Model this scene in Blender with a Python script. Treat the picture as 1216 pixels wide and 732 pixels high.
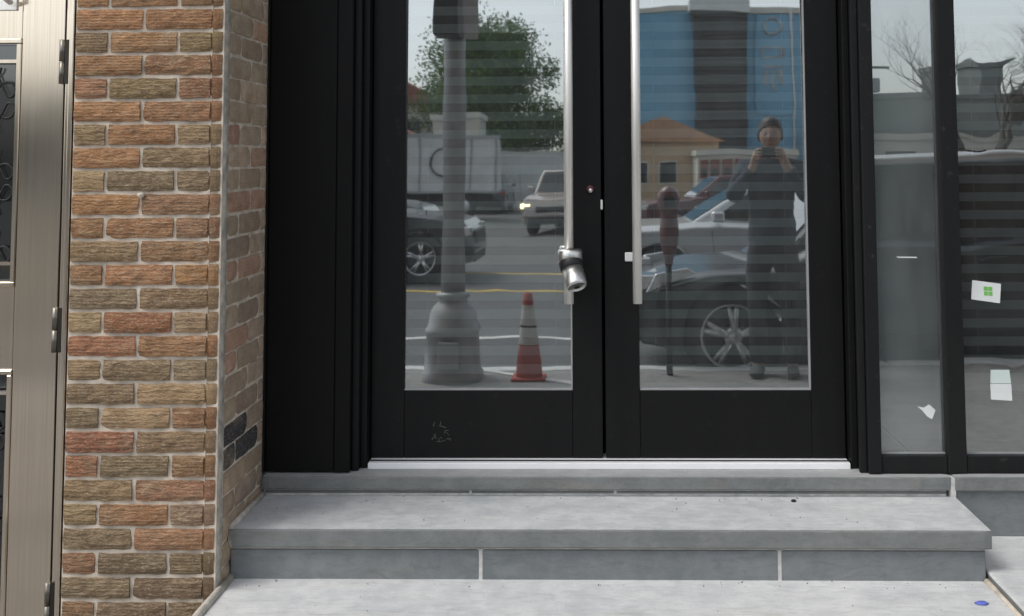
import bpy, bmesh, math, random
from mathutils import Vector, Matrix, noise
R = math.radians
PI = math.pi
random.seed(7)
scene = bpy.context.scene
for o in list(bpy.data.objects):
    bpy.data.objects.remove(o)

# ------------------------------------------------------------------ camera
YAW, PITCH, ROLL = R(1.2), math.atan(77 / 1200), R(-0.3)
cd = bpy.data.cameras.new('camera')
cam = bpy.data.objects.new('camera', cd)
scene.collection.objects.link(cam)
fw = Vector((-math.sin(YAW) * math.cos(PITCH), math.cos(YAW) * math.cos(PITCH), math.sin(PITCH)))
rt0 = Vector((math.cos(YAW), math.sin(YAW), 0))
up0 = rt0.cross(fw)
rt = rt0 * math.cos(ROLL) + up0 * math.sin(ROLL)
up = up0 * math.cos(ROLL) - rt0 * math.sin(ROLL)
mw = Matrix((rt, up, -fw)).transposed().to_4x4()
mw.translation = (0, -2.89, 1.42)
cam.matrix_world = mw
cd.sensor_fit = 'HORIZONTAL'
cd.sensor_width = 36
cd.lens = 36 * 1200 / 1216
cd.shift_x = (608 - 680) / 1216
cd.shift_y = (110 - 366) / 1216
cd.clip_start = 0.02
cd.clip_end = 2000
scene.camera = cam

# ------------------------------------------------------------------ world and sun
SUN_DIR = Vector((-0.46, -0.30, 0.84)).normalized()
world = bpy.data.worlds.new('World')
scene.world = world
world.use_nodes = True
wn, wl = world.node_tree.nodes, world.node_tree.links
wn.clear()
sky = wn.new('ShaderNodeTexSky')
sky.sky_type = 'NISHITA'
sky.sun_disc = False
sky.sun_elevation = math.asin(SUN_DIR.z)
sky.sun_rotation = math.atan2(SUN_DIR.x, SUN_DIR.y)
sky.air_density = 1.0
sky.dust_density = 2.0
sky.ozone_density = 1.0
hs = wn.new('ShaderNodeHueSaturation')
hs.inputs['Saturation'].default_value = 0.30
bg = wn.new('ShaderNodeBackground')
bg.inputs['Strength'].default_value = 0.15
wo = wn.new('ShaderNodeOutputWorld')
wl.new(sky.outputs[0], hs.inputs['Color'])
wl.new(hs.outputs[0], bg.inputs['Color'])
wl.new(bg.outputs[0], wo.inputs['Surface'])

sl = bpy.data.lights.new('sun', 'SUN')
sl.energy = 0.9
sl.angle = R(24)
sl.color = (1.0, 0.965, 0.91)
sun = bpy.data.objects.new('sun', sl)
scene.collection.objects.link(sun)
sun.rotation_euler = (-SUN_DIR).to_track_quat('-Z', 'Y').to_euler()
sun.location = (-4, -6, 12)

vs = scene.view_settings
vs.view_transform = 'Standard'
vs.look = 'None'
vs.exposure = 0.45
vs.gamma = 1.0
vs.use_curve_mapping = False
scene.cycles.max_bounces = 10
scene.cycles.glossy_bounces = 6
scene.cycles.transparent_max_bounces = 16
scene.cycles.caustics_reflective = False
scene.cycles.caustics_refractive = False

# ------------------------------------------------------------------ materials
def srgb(*c):
    out = []
    for v in c:
        v /= 255.0
        out.append(v / 12.92 if v <= 0.04045 else ((v + 0.055) / 1.055) ** 2.4)
    return tuple(out) + (1.0,)

class NT:
    def __init__(s, name):
        s.m = bpy.data.materials.new(name)
        s.m.use_nodes = True
        s.n, s.l = s.m.node_tree.nodes, s.m.node_tree.links
        s.n.clear()
        s.out = s.n.new('ShaderNodeOutputMaterial')
    def add(s, t, **kw):
        nd = s.n.new('ShaderNode' + t)
        for k, v in kw.items():
            if k in nd.inputs:
                nd.inputs[k].default_value = v
            else:
                setattr(nd, k, v)
        return nd
    def link(s, a, b):
        s.l.new(a, b)
    def coord(s, kind='Object', scale=(1, 1, 1), offset=None):
        tc = s.add('TexCoord')
        mp = s.add('Mapping')
        mp.inputs['Scale'].default_value = scale
        s.link(tc.outputs[kind], mp.inputs['Vector'])
        if offset is not None:
            s.link(offset, mp.inputs['Location'])
        return mp.outputs[0]
    def noise(s, vec, scale, detail=4, rough=0.55, dist=0.0):
        nd = s.add('TexNoise')
        nd.inputs['Scale'].default_value = scale
        nd.inputs['Detail'].default_value = detail
        nd.inputs['Roughness'].default_value = rough
        nd.inputs['Distortion'].default_value = dist
        s.link(vec, nd.inputs['Vector'])
        return nd.outputs['Fac']
    def ramp(s, fac, stops):
        r = s.add('ValToRGB')
        el = r.color_ramp.elements
        while len(el) < len(stops):
            el.new(0.5)
        for e, (p, c) in zip(el, stops):
            e.position = p
            e.color = c
        s.link(fac, r.inputs[0])
        return r.outputs[0]
    def mix(s, fac, a, b, blend='MIX'):
        m = s.add('Mix', data_type='RGBA', blend_type=blend)
        for key, v in ((0, fac), (6, a), (7, b)):
            if hasattr(v, 'is_linked') or hasattr(v, 'links'):
                s.link(v, m.inputs[key])
            else:
                m.inputs[key].default_value = v
        return m.outputs[2]
    def bump(s, h, strength, dist, normal=None):
        b = s.add('Bump')
        b.inputs['Strength'].default_value = strength
        b.inputs['Distance'].default_value = dist
        s.link(h, b.inputs['Height'])
        if normal:
            s.link(normal, b.inputs['Normal'])
        return b.outputs[0]
    def bsdf(s, color, rough=0.6, metal=0.0, normal=None, spec=0.5, coat=0.0, aniso=0.0):
        p = s.add('BsdfPrincipled')
        for key, v in (('Base Color', color), ('Roughness', rough), ('Metallic', metal), ('Specular IOR Level', spec), ('Coat Weight', coat), ('Anisotropic', aniso)):
            if hasattr(v, 'links'):
                s.link(v, p.inputs[key])
            else:
                p.inputs[key].default_value = v
        if normal:
            s.link(normal, p.inputs['Normal'])
        s.link(p.outputs[0], s.out.inputs[0])
        return p

def g(v, b=0.0):
    return (v, v, v + b, 1)

def plain(name, color, rough=0.6, metal=0.0, var=0.12, scale=8.0, bump=0.0, bscale=60.0, bdist=0.002, coat=0.0, spec=0.5):
    t = NT(name)
    v = t.coord()
    n1 = t.noise(v, scale)
    dark = tuple(c * (1 - var) for c in color[:3]) + (1,)
    lite = tuple(min(1, c * (1 + var)) for c in color[:3]) + (1,)
    col = t.ramp(n1, [(0.3, dark), (0.7, lite)])
    nm = t.bump(t.noise(v, bscale), bump, bdist) if bump else None
    t.bsdf(col, rough, metal, nm, spec, coat)
    return t.m

def m_brick(name, ridge, roughness=0.9):
    t = NT(name)
    oi = t.add('ObjectInfo')
    mul = t.add('Math', operation='MULTIPLY')
    mul.inputs[1].default_value = 37.0
    t.link(oi.outputs['Random'], mul.inputs[0])
    cx = t.add('CombineXYZ')
    for i in range(3):
        t.link(mul.outputs[0], cx.inputs[i])
    v = t.coord('Object', (1, 1, 1), cx.outputs[0])
    vs_ = t.coord('Object', (0.45, 0.45, 1.6), cx.outputs[0])
    w = t.add('TexWave', wave_type='BANDS', bands_direction='Z', wave_profile='SIN')
    w.inputs['Scale'].default_value = 17.0
    w.inputs['Distortion'].default_value = 7.0
    w.inputs['Detail'].default_value = 3.0
    w.inputs['Detail Scale'].default_value = 3.2
    w.inputs['Detail Roughness'].default_value = 0.6
    mr = t.add('MapRange')
    mr.inputs['To Min'].default_value = 11.0
    mr.inputs['To Max'].default_value = 24.0
    t.link(oi.outputs['Random'], mr.inputs[0])
    t.link(mr.outputs[0], w.inputs['Scale'])
    mr2 = t.add('MapRange')
    mr2.inputs['To Min'].default_value = 10.0
    mr2.inputs['To Max'].default_value = 4.0
    t.link(oi.outputs['Random'], mr2.inputs[0])
    t.link(mr2.outputs[0], w.inputs['Distortion'])
    t.link(vs_, w.inputs['Vector'])
    n1 = t.noise(v, 22, 5)
    n2 = t.noise(v, 9, 3)
    n3 = t.noise(v, 160, 3)
    nr = t.noise(t.coord('Object', (0.5, 0.5, 1.45), cx.outputs[0]), 105, 4, 0.62, 0.9)
    rg = t.add('Math', operation='MULTIPLY_ADD')
    rg.inputs[1].default_value = 0.38
    t.link(w.outputs['Fac'], rg.inputs[0])
    sub_ = t.add('MapRange')
    sub_.inputs['From Min'].default_value = 0.30
    sub_.inputs['From Max'].default_value = 0.70
    sub_.inputs['To Max'].default_value = 0.62
    t.link(nr, sub_.inputs[0])
    t.link(sub_.outputs[0], rg.inputs[2])
    ridge_h = rg.outputs[0]
    c1 = t.mix(t.ramp(n1, [(0.35, g(0)), (0.68, g(1))]), t.mix(1.0, oi.outputs['Color'], (0.74, 0.71, 0.69, 1), 'MULTIPLY'), oi.outputs['Color'])
    c2 = t.mix(t.ramp(n2, [(0.55, g(0)), (0.75, g(0.55))]), c1, (0.34, 0.27, 0.175, 1))
    c3 = t.mix(t.ramp(ridge_h, [(0.12, g(0.72 * ridge)), (0.46, g(0))]), c2, (0.13, 0.095, 0.065, 1))
    c3 = t.mix(t.ramp(ridge_h, [(0.55, g(0)), (0.90, g(0.50 * ridge))]), c3, (0.54, 0.42, 0.28, 1))  # pale highlights painted into the colour along the ridge crests
    c4 = t.mix(t.ramp(n3, [(0.56, g(0)), (0.70, g(0.45))]), c3, (0.50, 0.42, 0.31, 1))
    h = t.add('Math', operation='ADD')
    t.link(ridge_h, h.inputs[0])
    t.link(n3, h.inputs[1])
    nm = t.bump(h.outputs[0], 0.55 * ridge + 0.12, 0.0035)
    t.bsdf(c4, roughness, 0, nm, 0.25)
    return t.m

def m_stone(name, base, dark, stain=(0.30, 0.26, 0.19, 1), stain_amt=0.3, bump=0.25, rough=0.75):
    t = NT(name)
    v = t.coord('Object')
    n1 = t.noise(v, 2.3, 6, 0.6, 0.6)
    n2 = t.noise(v, 14, 6, 0.65)
    n3 = t.noise(v, 190, 3, 0.6)
    vs_ = t.coord('Object', (0.8, 5, 5))
    n4 = t.noise(vs_, 3.0, 5, 0.6, 1.0)
    c = t.mix(t.ramp(n1, [(0.30, g(0)), (0.72, g(1))]), dark, base)
    c = t.mix(t.ramp(n2, [(0.42, g(0)), (0.62, g(0.35))]), c, tuple(x * 1.28 for x in base[:3]) + (1,))
    c = t.mix(t.ramp(n4, [(0.56, g(0)), (0.72, g(stain_amt))]), c, stain)
    c = t.mix(t.ramp(n3, [(0.55, g(0)), (0.75, g(0.3))]), c, tuple(x * 0.45 for x in dark[:3]) + (1,))
    n5 = t.noise(v, 420, 2, 0.7)
    c = t.mix(t.ramp(n5, [(0.45, g(0)), (0.8, g(0.28))]), c, tuple(min(1, x * 1.5) for x in base[:3]) + (1,))
    vo = t.add('TexVoronoi'); vo.inputs['Scale'].default_value = 3.4
    vo.inputs['Randomness'].default_value = 1.0
    t.link(t.coord('Object', (1, 1, 0.2)), vo.inputs['Vector'])
    c = t.mix(t.ramp(vo.outputs['Distance'], [(0.0, g(0.5)), (0.022, g(0.35)), (0.034, g(0))]), c, tuple(x * 0.35 for x in dark[:3]) + (1,))
    n6 = t.noise(t.coord('Object', (1.2, 5, 5)), 7.0, 8, 0.72, 1.8)
    c = t.mix(t.ramp(n6, [(0.48, g(0)), (0.66, g(0.38))]), c, tuple(x * 0.72 for x in dark[:3]) + (1,))
    nm = t.bump(n2, bump, 0.004, t.bump(n5, 0.35, 0.0012))
    t.bsdf(c, rough, 0, nm, 0.35)
    return t.m

def m_black(name, val, rough, dust=0.15):
    t = NT(name)
    v = t.coord('Object')
    vs_ = t.coord('Object', (6, 6, 0.5))
    n1 = t.noise(vs_, 4, 5)
    n2 = t.noise(v, 28, 5, 0.65)
    n3 = t.noise(v, 3.0, 4)
    c = t.mix(t.ramp(n1, [(0.35, g(0)), (0.7, g(1))]), (val * 0.9, val * 0.93, val * 0.96, 1), (val * 1.12, val * 1.12, val * 1.12, 1))
    c = t.mix(t.ramp(n2, [(0.62, g(0)), (0.82, g(dust))]), c, (0.16, 0.15, 0.14, 1))
    rr = t.add('MapRange')
    rr.inputs['To Min'].default_value = rough * 0.8
    rr.inputs['To Max'].default_value = min(1, rough * 1.35)
    t.link(n3, rr.inputs[0])
    nm = t.bump(n2, 0.06, 0.002)
    t.bsdf(c, rr.outputs[0], 0, nm, 0.22)
    return t.m

def m_steel(name, col, rough, streak=(60, 60, 0.6)):
    t = NT(name)
    v = t.coord('Object', streak)
    n1 = t.noise(v, 4.0, 5, 0.6)
    v2 = t.coord('Object')
    n2 = t.noise(v2, 5.0, 4)
    c = t.mix(t.ramp(n1, [(0.3, g(0)), (0.7, g(1))]), tuple(x * 0.9 for x in col[:3]) + (1,), tuple(min(1, x * 1.08) for x in col[:3]) + (1,))
    rr = t.add('MapRange')
    rr.inputs['To Min'].default_value = rough * 0.75
    rr.inputs['To Max'].default_value = rough * 1.3
    t.link(n2, rr.inputs[0])
    nm = t.bump(n1, 0.02, 0.0002)
    t.bsdf(c, rr.outputs[0], 1.0, nm)
    return t.m

def m_coated_glass(name, refl, tint, wob, wscale, rough=0.0, dust=0.0):
    t = NT(name)
    v = t.coord('Object')
    n1 = t.noise(v, wscale, 1.5, 0.4)
    nm = t.bump(n1, 1.0, wob)
    gl = t.add('BsdfGlossy')
    gl.inputs['Color'].default_value = (0.93, 0.975, 0.97, 1)
    gl.inputs['Roughness'].default_value = rough
    t.link(nm, gl.inputs['Normal'])
    tr = t.add('BsdfTransparent')
    tr.inputs['Color'].default_value = tint
    # coating gains a little at grazing angles like any pane
    fr = t.add('Fresnel')
    fr.inputs['IOR'].default_value = 1.5
    ad = t.add('Math', operation='ADD', use_clamp=True)
    ad.inputs[1].default_value = refl
    t.link(fr.outputs[0], ad.inputs[0])
    mx = t.add('MixShader')
    t.link(ad.outputs[0], mx.inputs[0])
    t.link(tr.outputs[0], mx.inputs[1])
    t.link(gl.outputs[0], mx.inputs[2])
    if dust:
        df_ = t.add('BsdfDiffuse')
        df_.inputs['Color'].default_value = (0.62, 0.66, 0.66, 1)
        sm = t.noise(t.coord('Object', (1.0, 1.0, 0.45)), 5.0, 6, 0.65, 0.8)
        mr = t.add('MapRange')
        mr.inputs['From Min'].default_value = 0.3
        mr.inputs['From Max'].default_value = 0.75
        mr.inputs['To Min'].default_value = dust * 0.6
        mr.inputs['To Max'].default_value = dust * 1.5
        t.link(sm, mr.inputs[0])
        mx2 = t.add('MixShader')
        t.link(mr.outputs[0], mx2.inputs[0])
        t.link(mx.outputs[0], mx2.inputs[1])
        t.link(df_.outputs[0], mx2.inputs[2])
        mx = mx2
    t.link(mx.outputs[0], t.out.inputs[0])
    return t.m

def m_leaf(name, c1, c2):
    t = NT(name)
    v = t.coord('Object')
    n1 = t.noise(v, 0.9, 4)
    col = t.ramp(n1, [(0.3, c1), (0.7, c2)])
    d_ = t.add('BsdfDiffuse'); tr_ = t.add('BsdfTranslucent')
    t.link(col, d_.inputs[0]); t.link(col, tr_.inputs[0])
    mx = t.add('MixShader'); mx.inputs[0].default_value = 0.45
    t.link(d_.outputs[0], mx.inputs[1]); t.link(tr_.outputs[0], mx.inputs[2])
    t.link(mx.outputs[0], t.out.inputs[0])
    return t.m

M = {}
M['brick_face'] = m_brick('rug_face_brick', 1.0)
M['brick_side'] = m_brick('smooth_brick', 0.25)
M['mortar'] = plain('mortar', (0.66, 0.58, 0.48, 1), 0.95, var=0.28, scale=22, bump=0.5, bscale=120, bdist=0.003)
M['mortar_grey'] = plain('grey_mortar', (0.60, 0.56, 0.49, 1), 0.95, var=0.28, scale=30, bump=0.5, bscale=120, bdist=0.003)
M['mortar_dirty'] = plain('dirty_corner_mortar', (0.44, 0.405, 0.345, 1), 0.95, var=0.4, scale=26, bump=0.6, bscale=90, bdist=0.004)
M['mortar_pale'] = plain('pale_step_mortar', (0.58, 0.57, 0.54, 1), 0.95, var=0.2, scale=40, bump=0.4, bscale=150)
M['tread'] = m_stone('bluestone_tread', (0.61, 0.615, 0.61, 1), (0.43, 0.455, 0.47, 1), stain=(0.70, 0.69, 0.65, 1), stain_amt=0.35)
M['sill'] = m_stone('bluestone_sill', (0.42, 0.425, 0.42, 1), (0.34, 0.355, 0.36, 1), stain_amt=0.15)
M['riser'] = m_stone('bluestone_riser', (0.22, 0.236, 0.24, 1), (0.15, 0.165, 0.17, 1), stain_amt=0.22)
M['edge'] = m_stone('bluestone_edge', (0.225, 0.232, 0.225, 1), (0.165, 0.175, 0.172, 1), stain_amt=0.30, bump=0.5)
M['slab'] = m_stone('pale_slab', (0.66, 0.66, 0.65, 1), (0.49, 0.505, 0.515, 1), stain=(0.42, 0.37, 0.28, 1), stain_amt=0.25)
M['concrete'] = m_stone('sidewalk_concrete', (0.29, 0.285, 0.275, 1), (0.21, 0.21, 0.205, 1), stain=(0.12, 0.115, 0.11, 1), stain_amt=0.5)
M['asphalt'] = m_stone('asphalt', (0.115, 0.118, 0.12, 1), (0.085, 0.088, 0.092, 1), stain=(0.15, 0.15, 0.145, 1), stain_amt=0.6)
M['lot'] = m_stone('lot_ground', (0.12, 0.12, 0.115, 1), (0.08, 0.08, 0.08, 1), stain_amt=0.3)
M['black'] = m_black('black_painted_aluminium', 0.0085, 0.45)
M['black_panel'] = m_black('black_panel_paint', 0.004, 0.5, 0.03)
M['black_worn'] = m_black('black_worn_frame', 0.013, 0.5, 0.42)
M['steel'] = m_steel('brushed_stainless', (0.76, 0.665, 0.55, 1), 0.14)
M['steel_bar'] = m_steel('satin_stainless_bar', (0.93, 0.91, 0.87, 1), 0.55)
M['chrome'] = m_steel('polished_lock_steel', (0.74, 0.73, 0.71, 1), 0.34)
M['steel_dark'] = m_steel('dark_hinge_steel', (0.075, 0.068, 0.06, 1), 0.4)
M['hinge_steel'] = m_steel('worn_hinge_steel', (0.24, 0.22, 0.19, 1), 0.38)
M['alu'] = plain('bright_aluminium', (0.90, 0.90, 0.91, 1), 0.5, 0.0, var=0.03)
M['iron'] = plain('black_iron', (0.012, 0.012, 0.013, 1), 0.5, var=0.2)
M['glass_door'] = m_coated_glass('coated_door_glass', 0.55, (0.94, 0.985, 0.98, 1), 0.00055, 3.6, 0.016, 0.055)
M['glass_side'] = m_coated_glass('coated_sidelight_glass', 0.46, (0.92, 0.98, 0.97, 1), 0.0005, 3.0, 0.012, 0.11)
M['glass_wide'] = m_coated_glass('coated_shop_glass', 0.58, (0.94, 0.98, 0.98, 1), 0.0010, 5.0, 0.012, 0.035)
M['glass_clear'] = m_coated_glass('clear_glass_edge', 0.0, (0.93, 0.96, 0.95, 1), 0.0, 1.0)
M['glass_grille'] = m_coated_glass('smoked_glass', 0.05, (0.28, 0.28, 0.28, 1), 0.0002, 3.0, 0.05)
M['blind'] = plain('grey_blind_fabric', (0.78, 0.84, 0.84, 1), 0.85, var=0.08)
M['shade'] = plain('pale_grey_roller_shade', (0.74, 0.82, 0.79, 1), 0.85, var=0.1, scale=2)
M['room'] = plain('dark_room_paint', (0.035, 0.035, 0.035, 1), 0.8)
M['paper'] = plain('white_paper', (0.80, 0.82, 0.80, 1), 0.8, var=0.05)
M['paper_pale'] = plain('pale_green_paper', (0.66, 0.76, 0.71, 1), 0.8, var=0.06)
M['green_ink'] = plain('green_print', (0.19, 0.55, 0.10, 1), 0.7)
M['white_plastic'] = plain('white_plastic', (0.82, 0.83, 0.82, 1), 0.45, var=0.04)
M['maroon_ring'] = plain('maroon_ring', (0.10, 0.02, 0.03, 1), 0.4)
M['blue_scrap'] = plain('blue_scrap', (0.12, 0.16, 0.55, 1), 0.6)
M['gum'] = plain('dark_gum', (0.02, 0.018, 0.016, 1), 0.8)
M['scuff'] = plain('pale_scuff', (0.13, 0.13, 0.125, 1), 0.8, var=0.3)

# ------------------------------------------------------------------ mesh helpers
COL = scene.collection
OFF = {}

def tag(o, label=None, cat=None, group=None, kind=None):
    if label: o['label'] = label
    if cat: o['category'] = cat
    if group: o['group'] = group
    if kind: o['kind'] = kind
    return o

def empty(name, loc=(0, 0, 0), label=None, cat=None, group=None):
    o = bpy.data.objects.new(name, None)
    o.empty_display_size = 0.1
    COL.objects.link(o)
    o.location = loc
    OFF[o] = Vector(loc)
    return tag(o, label, cat, group)

class MB:
    def __init__(s):
        s.v, s.f, s.mi, s.sm = [], [], [], []
    def face(s, pts, mi=0, smooth=False):
        b = len(s.v)
        s.v += [Vector(p) for p in pts]
        s.f.append(list(range(b, b + len(pts))))
        s.mi.append(mi); s.sm.append(smooth)
    def faces(s, verts, faces, mi=0, smooth=False):
        b = len(s.v)
        s.v += [Vector(p) for p in verts]
        for f in faces:
            s.f.append([i + b for i in f]); s.mi.append(mi); s.sm.append(smooth)
        return s
    def box(s, x0, x1, y0, y1, z0, z1, mi=0):
        v = [(x0, y0, z0), (x1, y0, z0), (x1, y1, z0), (x0, y1, z0), (x0, y0, z1), (x1, y0, z1), (x1, y1, z1), (x0, y1, z1)]
        return s.faces(v, [(0, 3, 2, 1), (4, 5, 6, 7), (0, 1, 5, 4), (1, 2, 6, 5), (2, 3, 7, 6), (3, 0, 4, 7)], mi)
    def tube(s, pts, radii, n=10, cap=True, mi=0, smooth=True):
        pts = [Vector(p) for p in pts]
        if not hasattr(radii, '__len__'):
            radii = [radii] * len(pts)
        rings = []
        prev = None
        for i, p in enumerate(pts):
            d = (pts[min(i + 1, len(pts) - 1)] - pts[max(i - 1, 0)])
            if d.length < 1e-9: d = Vector((0, 0, 1))
            d.normalize()
            a = prev if prev is not None else (Vector((1, 0, 0)) if abs(d.x) < 0.9 else Vector((0, 1, 0)))
            a = (a - d * a.dot(d)).normalized()
            prev = a
            b = d.cross(a)
            rings.append([p + (a * math.cos(2 * PI * k / n) + b * math.sin(2 * PI * k / n)) * radii[i] for k in range(n)])
        base = len(s.v)
        for r in rings: s.v += r
        for i in range(len(rings) - 1):
            for k in range(n):
                s.f.append([base + i * n + k, base + i * n + (k + 1) % n, base + (i + 1) * n + (k + 1) % n, base + (i + 1) * n + k])
                s.mi.append(mi); s.sm.append(smooth)
        if cap:
            s.f.append([base + k for k in range(n)][::-1]); s.mi.append(mi); s.sm.append(False)
            e = base + (len(rings) - 1) * n
            s.f.append([e + k for k in range(n)]); s.mi.append(mi); s.sm.append(False)
        return s
    def lathe(s, prof, center=(0, 0, 0), axis='z', n=24, mi=0, smooth=True, a0=0.0, a1=2 * PI):
        c = Vector(center)
        base = len(s.v)
        full = abs((a1 - a0) - 2 * PI) < 1e-6
        m = n if full else n + 1
        for r, h in prof:
            for k in range(m):
                a = a0 + (a1 - a0) * k / n
                u, w = r * math.cos(a), r * math.sin(a)
                s.v.append(c + (Vector((u, w, h)) if axis == 'z' else Vector((u, h, w)) if axis == 'y' else Vector((h, u, w))))
        for i in range(len(prof) - 1):
            for k in range(n):
                k2 = (k + 1) % m
                s.f.append([base + i * m + k, base + i * m + k2, base + (i + 1) * m + k2, base + (i + 1) * m + k])
                s.mi.append(mi); s.sm.append(smooth)
        return s
    def prism(s, poly, a0, a1, plane='xz', mi=0, a0b=None):
        """poly in a plane, extruded along the third axis from a0 to a1"""
        def P(p, h):
            return Vector((p[0], h, p[1])) if plane == 'xz' else Vector((p[0], p[1], h)) if plane == 'xy' else Vector((h, p[0], p[1]))
        n = len(poly)
        v = [P(p, a0) for p in poly] + [P(p, a1) for p in poly]
        f = [list(range(n))[::-1], list(range(n, 2 * n))] + [[i, (i + 1) % n, n + (i + 1) % n, n + i] for i in range(n)]
        return s.faces(v, f, mi)
    def build(s, name, mats, parent=None, bevel=0.0, seg=2, recalc=True, weld=False):
        me = bpy.data.meshes.new(name)
        off = OFF.get(parent, Vector((0, 0, 0))) if parent else Vector((0, 0, 0))
        me.from_pydata([p - off for p in s.v], [], s.f)
        if not isinstance(mats, (list, tuple)): mats = [mats]
        for m in mats:
            me.materials.append(M[m] if isinstance(m, str) else m)
        for p, mi, sm in zip(me.polygons, s.mi, s.sm):
            p.material_index = mi
            p.use_smooth = sm
        bm = bmesh.new(); bm.from_mesh(me)
        if weld: bmesh.ops.remove_doubles(bm, verts=bm.verts, dist=1e-5)
        if recalc: bmesh.ops.recalc_face_normals(bm, faces=bm.faces)
        if bevel:
            es = [e for e in bm.edges if len(e.link_faces) == 2 and e.calc_face_angle(0) > 0.6]
            bmesh.ops.bevel(bm, geom=es, offset=bevel, segments=seg, affect='EDGES', profile=0.5, clamp_overlap=True)
        bm.to_mesh(me); bm.free()
        o = bpy.data.objects.new(name, me)
        COL.objects.link(o)
        if parent:
            o.parent = parent
            OFF[o] = off
        else:
            OFF[o] = Vector((0, 0, 0))
        return o

def boxo(name, b, mat, parent=None, bevel=0.0, seg=2):
    return MB().box(*b).build(name, mat, parent, bevel, seg)

def link_copy(src, name, parent, loc, rotz=0.0, color=None):
    o = bpy.data.objects.new(name, src)
    COL.objects.link(o)
    o.parent = parent
    o.location = Vector(loc) - OFF.get(parent, Vector((0, 0, 0)))
    o.rotation_euler = (0, 0, rotz)
    if color: o.color = color
    return o

# ------------------------------------------------------------------ the ground: sidewalk, curb, road
CURB = -3.28
def struct(name, mb, mat, bevel=0.0):
    return tag(mb.build(name, mat, None, bevel), kind='structure')

struct('ground', MB().box(-400, 400, -700, 60, -1.2, -0.158), 'lot')
struct('road', MB().box(-120, 120, -13.9, CURB - 0.15, -0.5, -0.15), 'asphalt')
sw = empty('sidewalk', (0, 0, 0)); tag(sw, kind='structure')
k = 0
xs = [-9.0 + i * 1.5 for i in range(14)]
boxo('joint_bed', (-9, 10.5, CURB, 0.6, -0.5, -0.012), 'mortar_grey', sw)
for i in range(13):
    for y0, y1 in ((CURB, -2.2), (-2.2, -1.1), (-1.1, 0.02)):
        boxo('paving_slab', (xs[i] + 0.006, xs[i + 1] - 0.006, y0 + 0.006, y1 - 0.006, -0.1, 0.0 + random.uniform(-0.002, 0.002)), 'concrete', sw, 0.004, 1)
boxo('sidewalk_far', (-120, -9, CURB, 0.6, -0.5, -0.002), 'concrete', sw)
boxo('sidewalk_beyond', (10.5, 120, CURB, 0.6, -0.5, -0.002), 'concrete', sw)
cb = empty('curb', (0, CURB, 0)); tag(cb, kind='structure')
for i in range(14):
    boxo('curb_stone', (-14 + i * 2 + 0.004, -12 + i * 2 - 0.004, CURB - 0.15, CURB - 0.004, -0.5, 0.004), 'slab', cb, 0.012, 2)
M['paint_yellow'] = plain('worn_yellow_paint', (0.62, 0.44, 0.10, 1), 0.7, var=0.35, scale=3)
M['paint_white'] = plain('worn_white_paint', (0.62, 0.62, 0.60, 1), 0.7, var=0.3, scale=3)
mk = empty('road_marking', (0, -8, -0.15)); tag(mk, kind='structure')
boxo('yellow_line', (-90, 90, -9.55, -9.40, -0.152, -0.146), 'paint_yellow', mk)
boxo('yellow_line', (-90, 90, -11.95, -11.78, -0.152, -0.146), 'paint_yellow', mk)
boxo('parking_line', (-90, 90, -5.75, -5.63, -0.152, -0.146), 'paint_white', mk)
MB().prism([(-0.78, -3.26), (-0.68, -3.26), (0.30, -2.52), (0.22, -2.48)], -0.002, 0.006, 'xy').build('pale_strip', 'slab', sw)

# ------------------------------------------------------------------ building body around and above the entrance
up_ = empty('upper_facade', (0, 0.5, 2.5), 'dark upper facade of the shop above the doors', 'facade')
boxo('fascia_panel', (-1.08, 3.2, 0.30, 0.62, 2.62, 3.4), 'black_panel', up_, 0.006)
M['wall_brick'] = plain('plain_brick_wall', (0.21, 0.125, 0.08, 1), 0.9, var=0.3, scale=14, bump=0.4, bscale=50)
boxo('upper_wall', (-6, 8, 0.02, 0.6, 3.4, 7.5), 'wall_brick', up_)
boxo('end_wall', (2.9, 8, 0.02, 0.6, 0, 3.4), 'wall_brick', up_)
boxo('pier_wall', (-1.51, -1.09, 0.02, 0.6, 2.48, 3.4), 'wall_brick', up_)
boxo('door_head_wall', (-2.6, -1.51, 0.02, 0.6, 2.3, 3.4), 'wall_brick', up_)
boxo('side_wall', (-6, -2.6, 0.02, 0.6, 0, 3.4), 'wall_brick', up_)
room = empty('interior_room', (0, 2, 0.4)); tag(room, kind='structure')
boxo('interior_floor', (-2.6, 2.9, 0.62, 4.6, 0.36, 0.41), 'room', room)
boxo('interior_ceiling', (-2.6, 2.9, 0.62, 4.6, 2.75, 2.85), 'room', room)
boxo('interior_back_wall', (-2.6, 2.9, 4.5, 4.6, 0.41, 2.75), 'room', room)
boxo('interior_side_wall', (-1.2, -1.1, 0.62, 4.5, 0.41, 2.75), 'room', room)
boxo('interior_side_wall', (2.8, 2.9, 0.62, 4.5, 0.41, 2.75), 'room', room)

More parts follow.
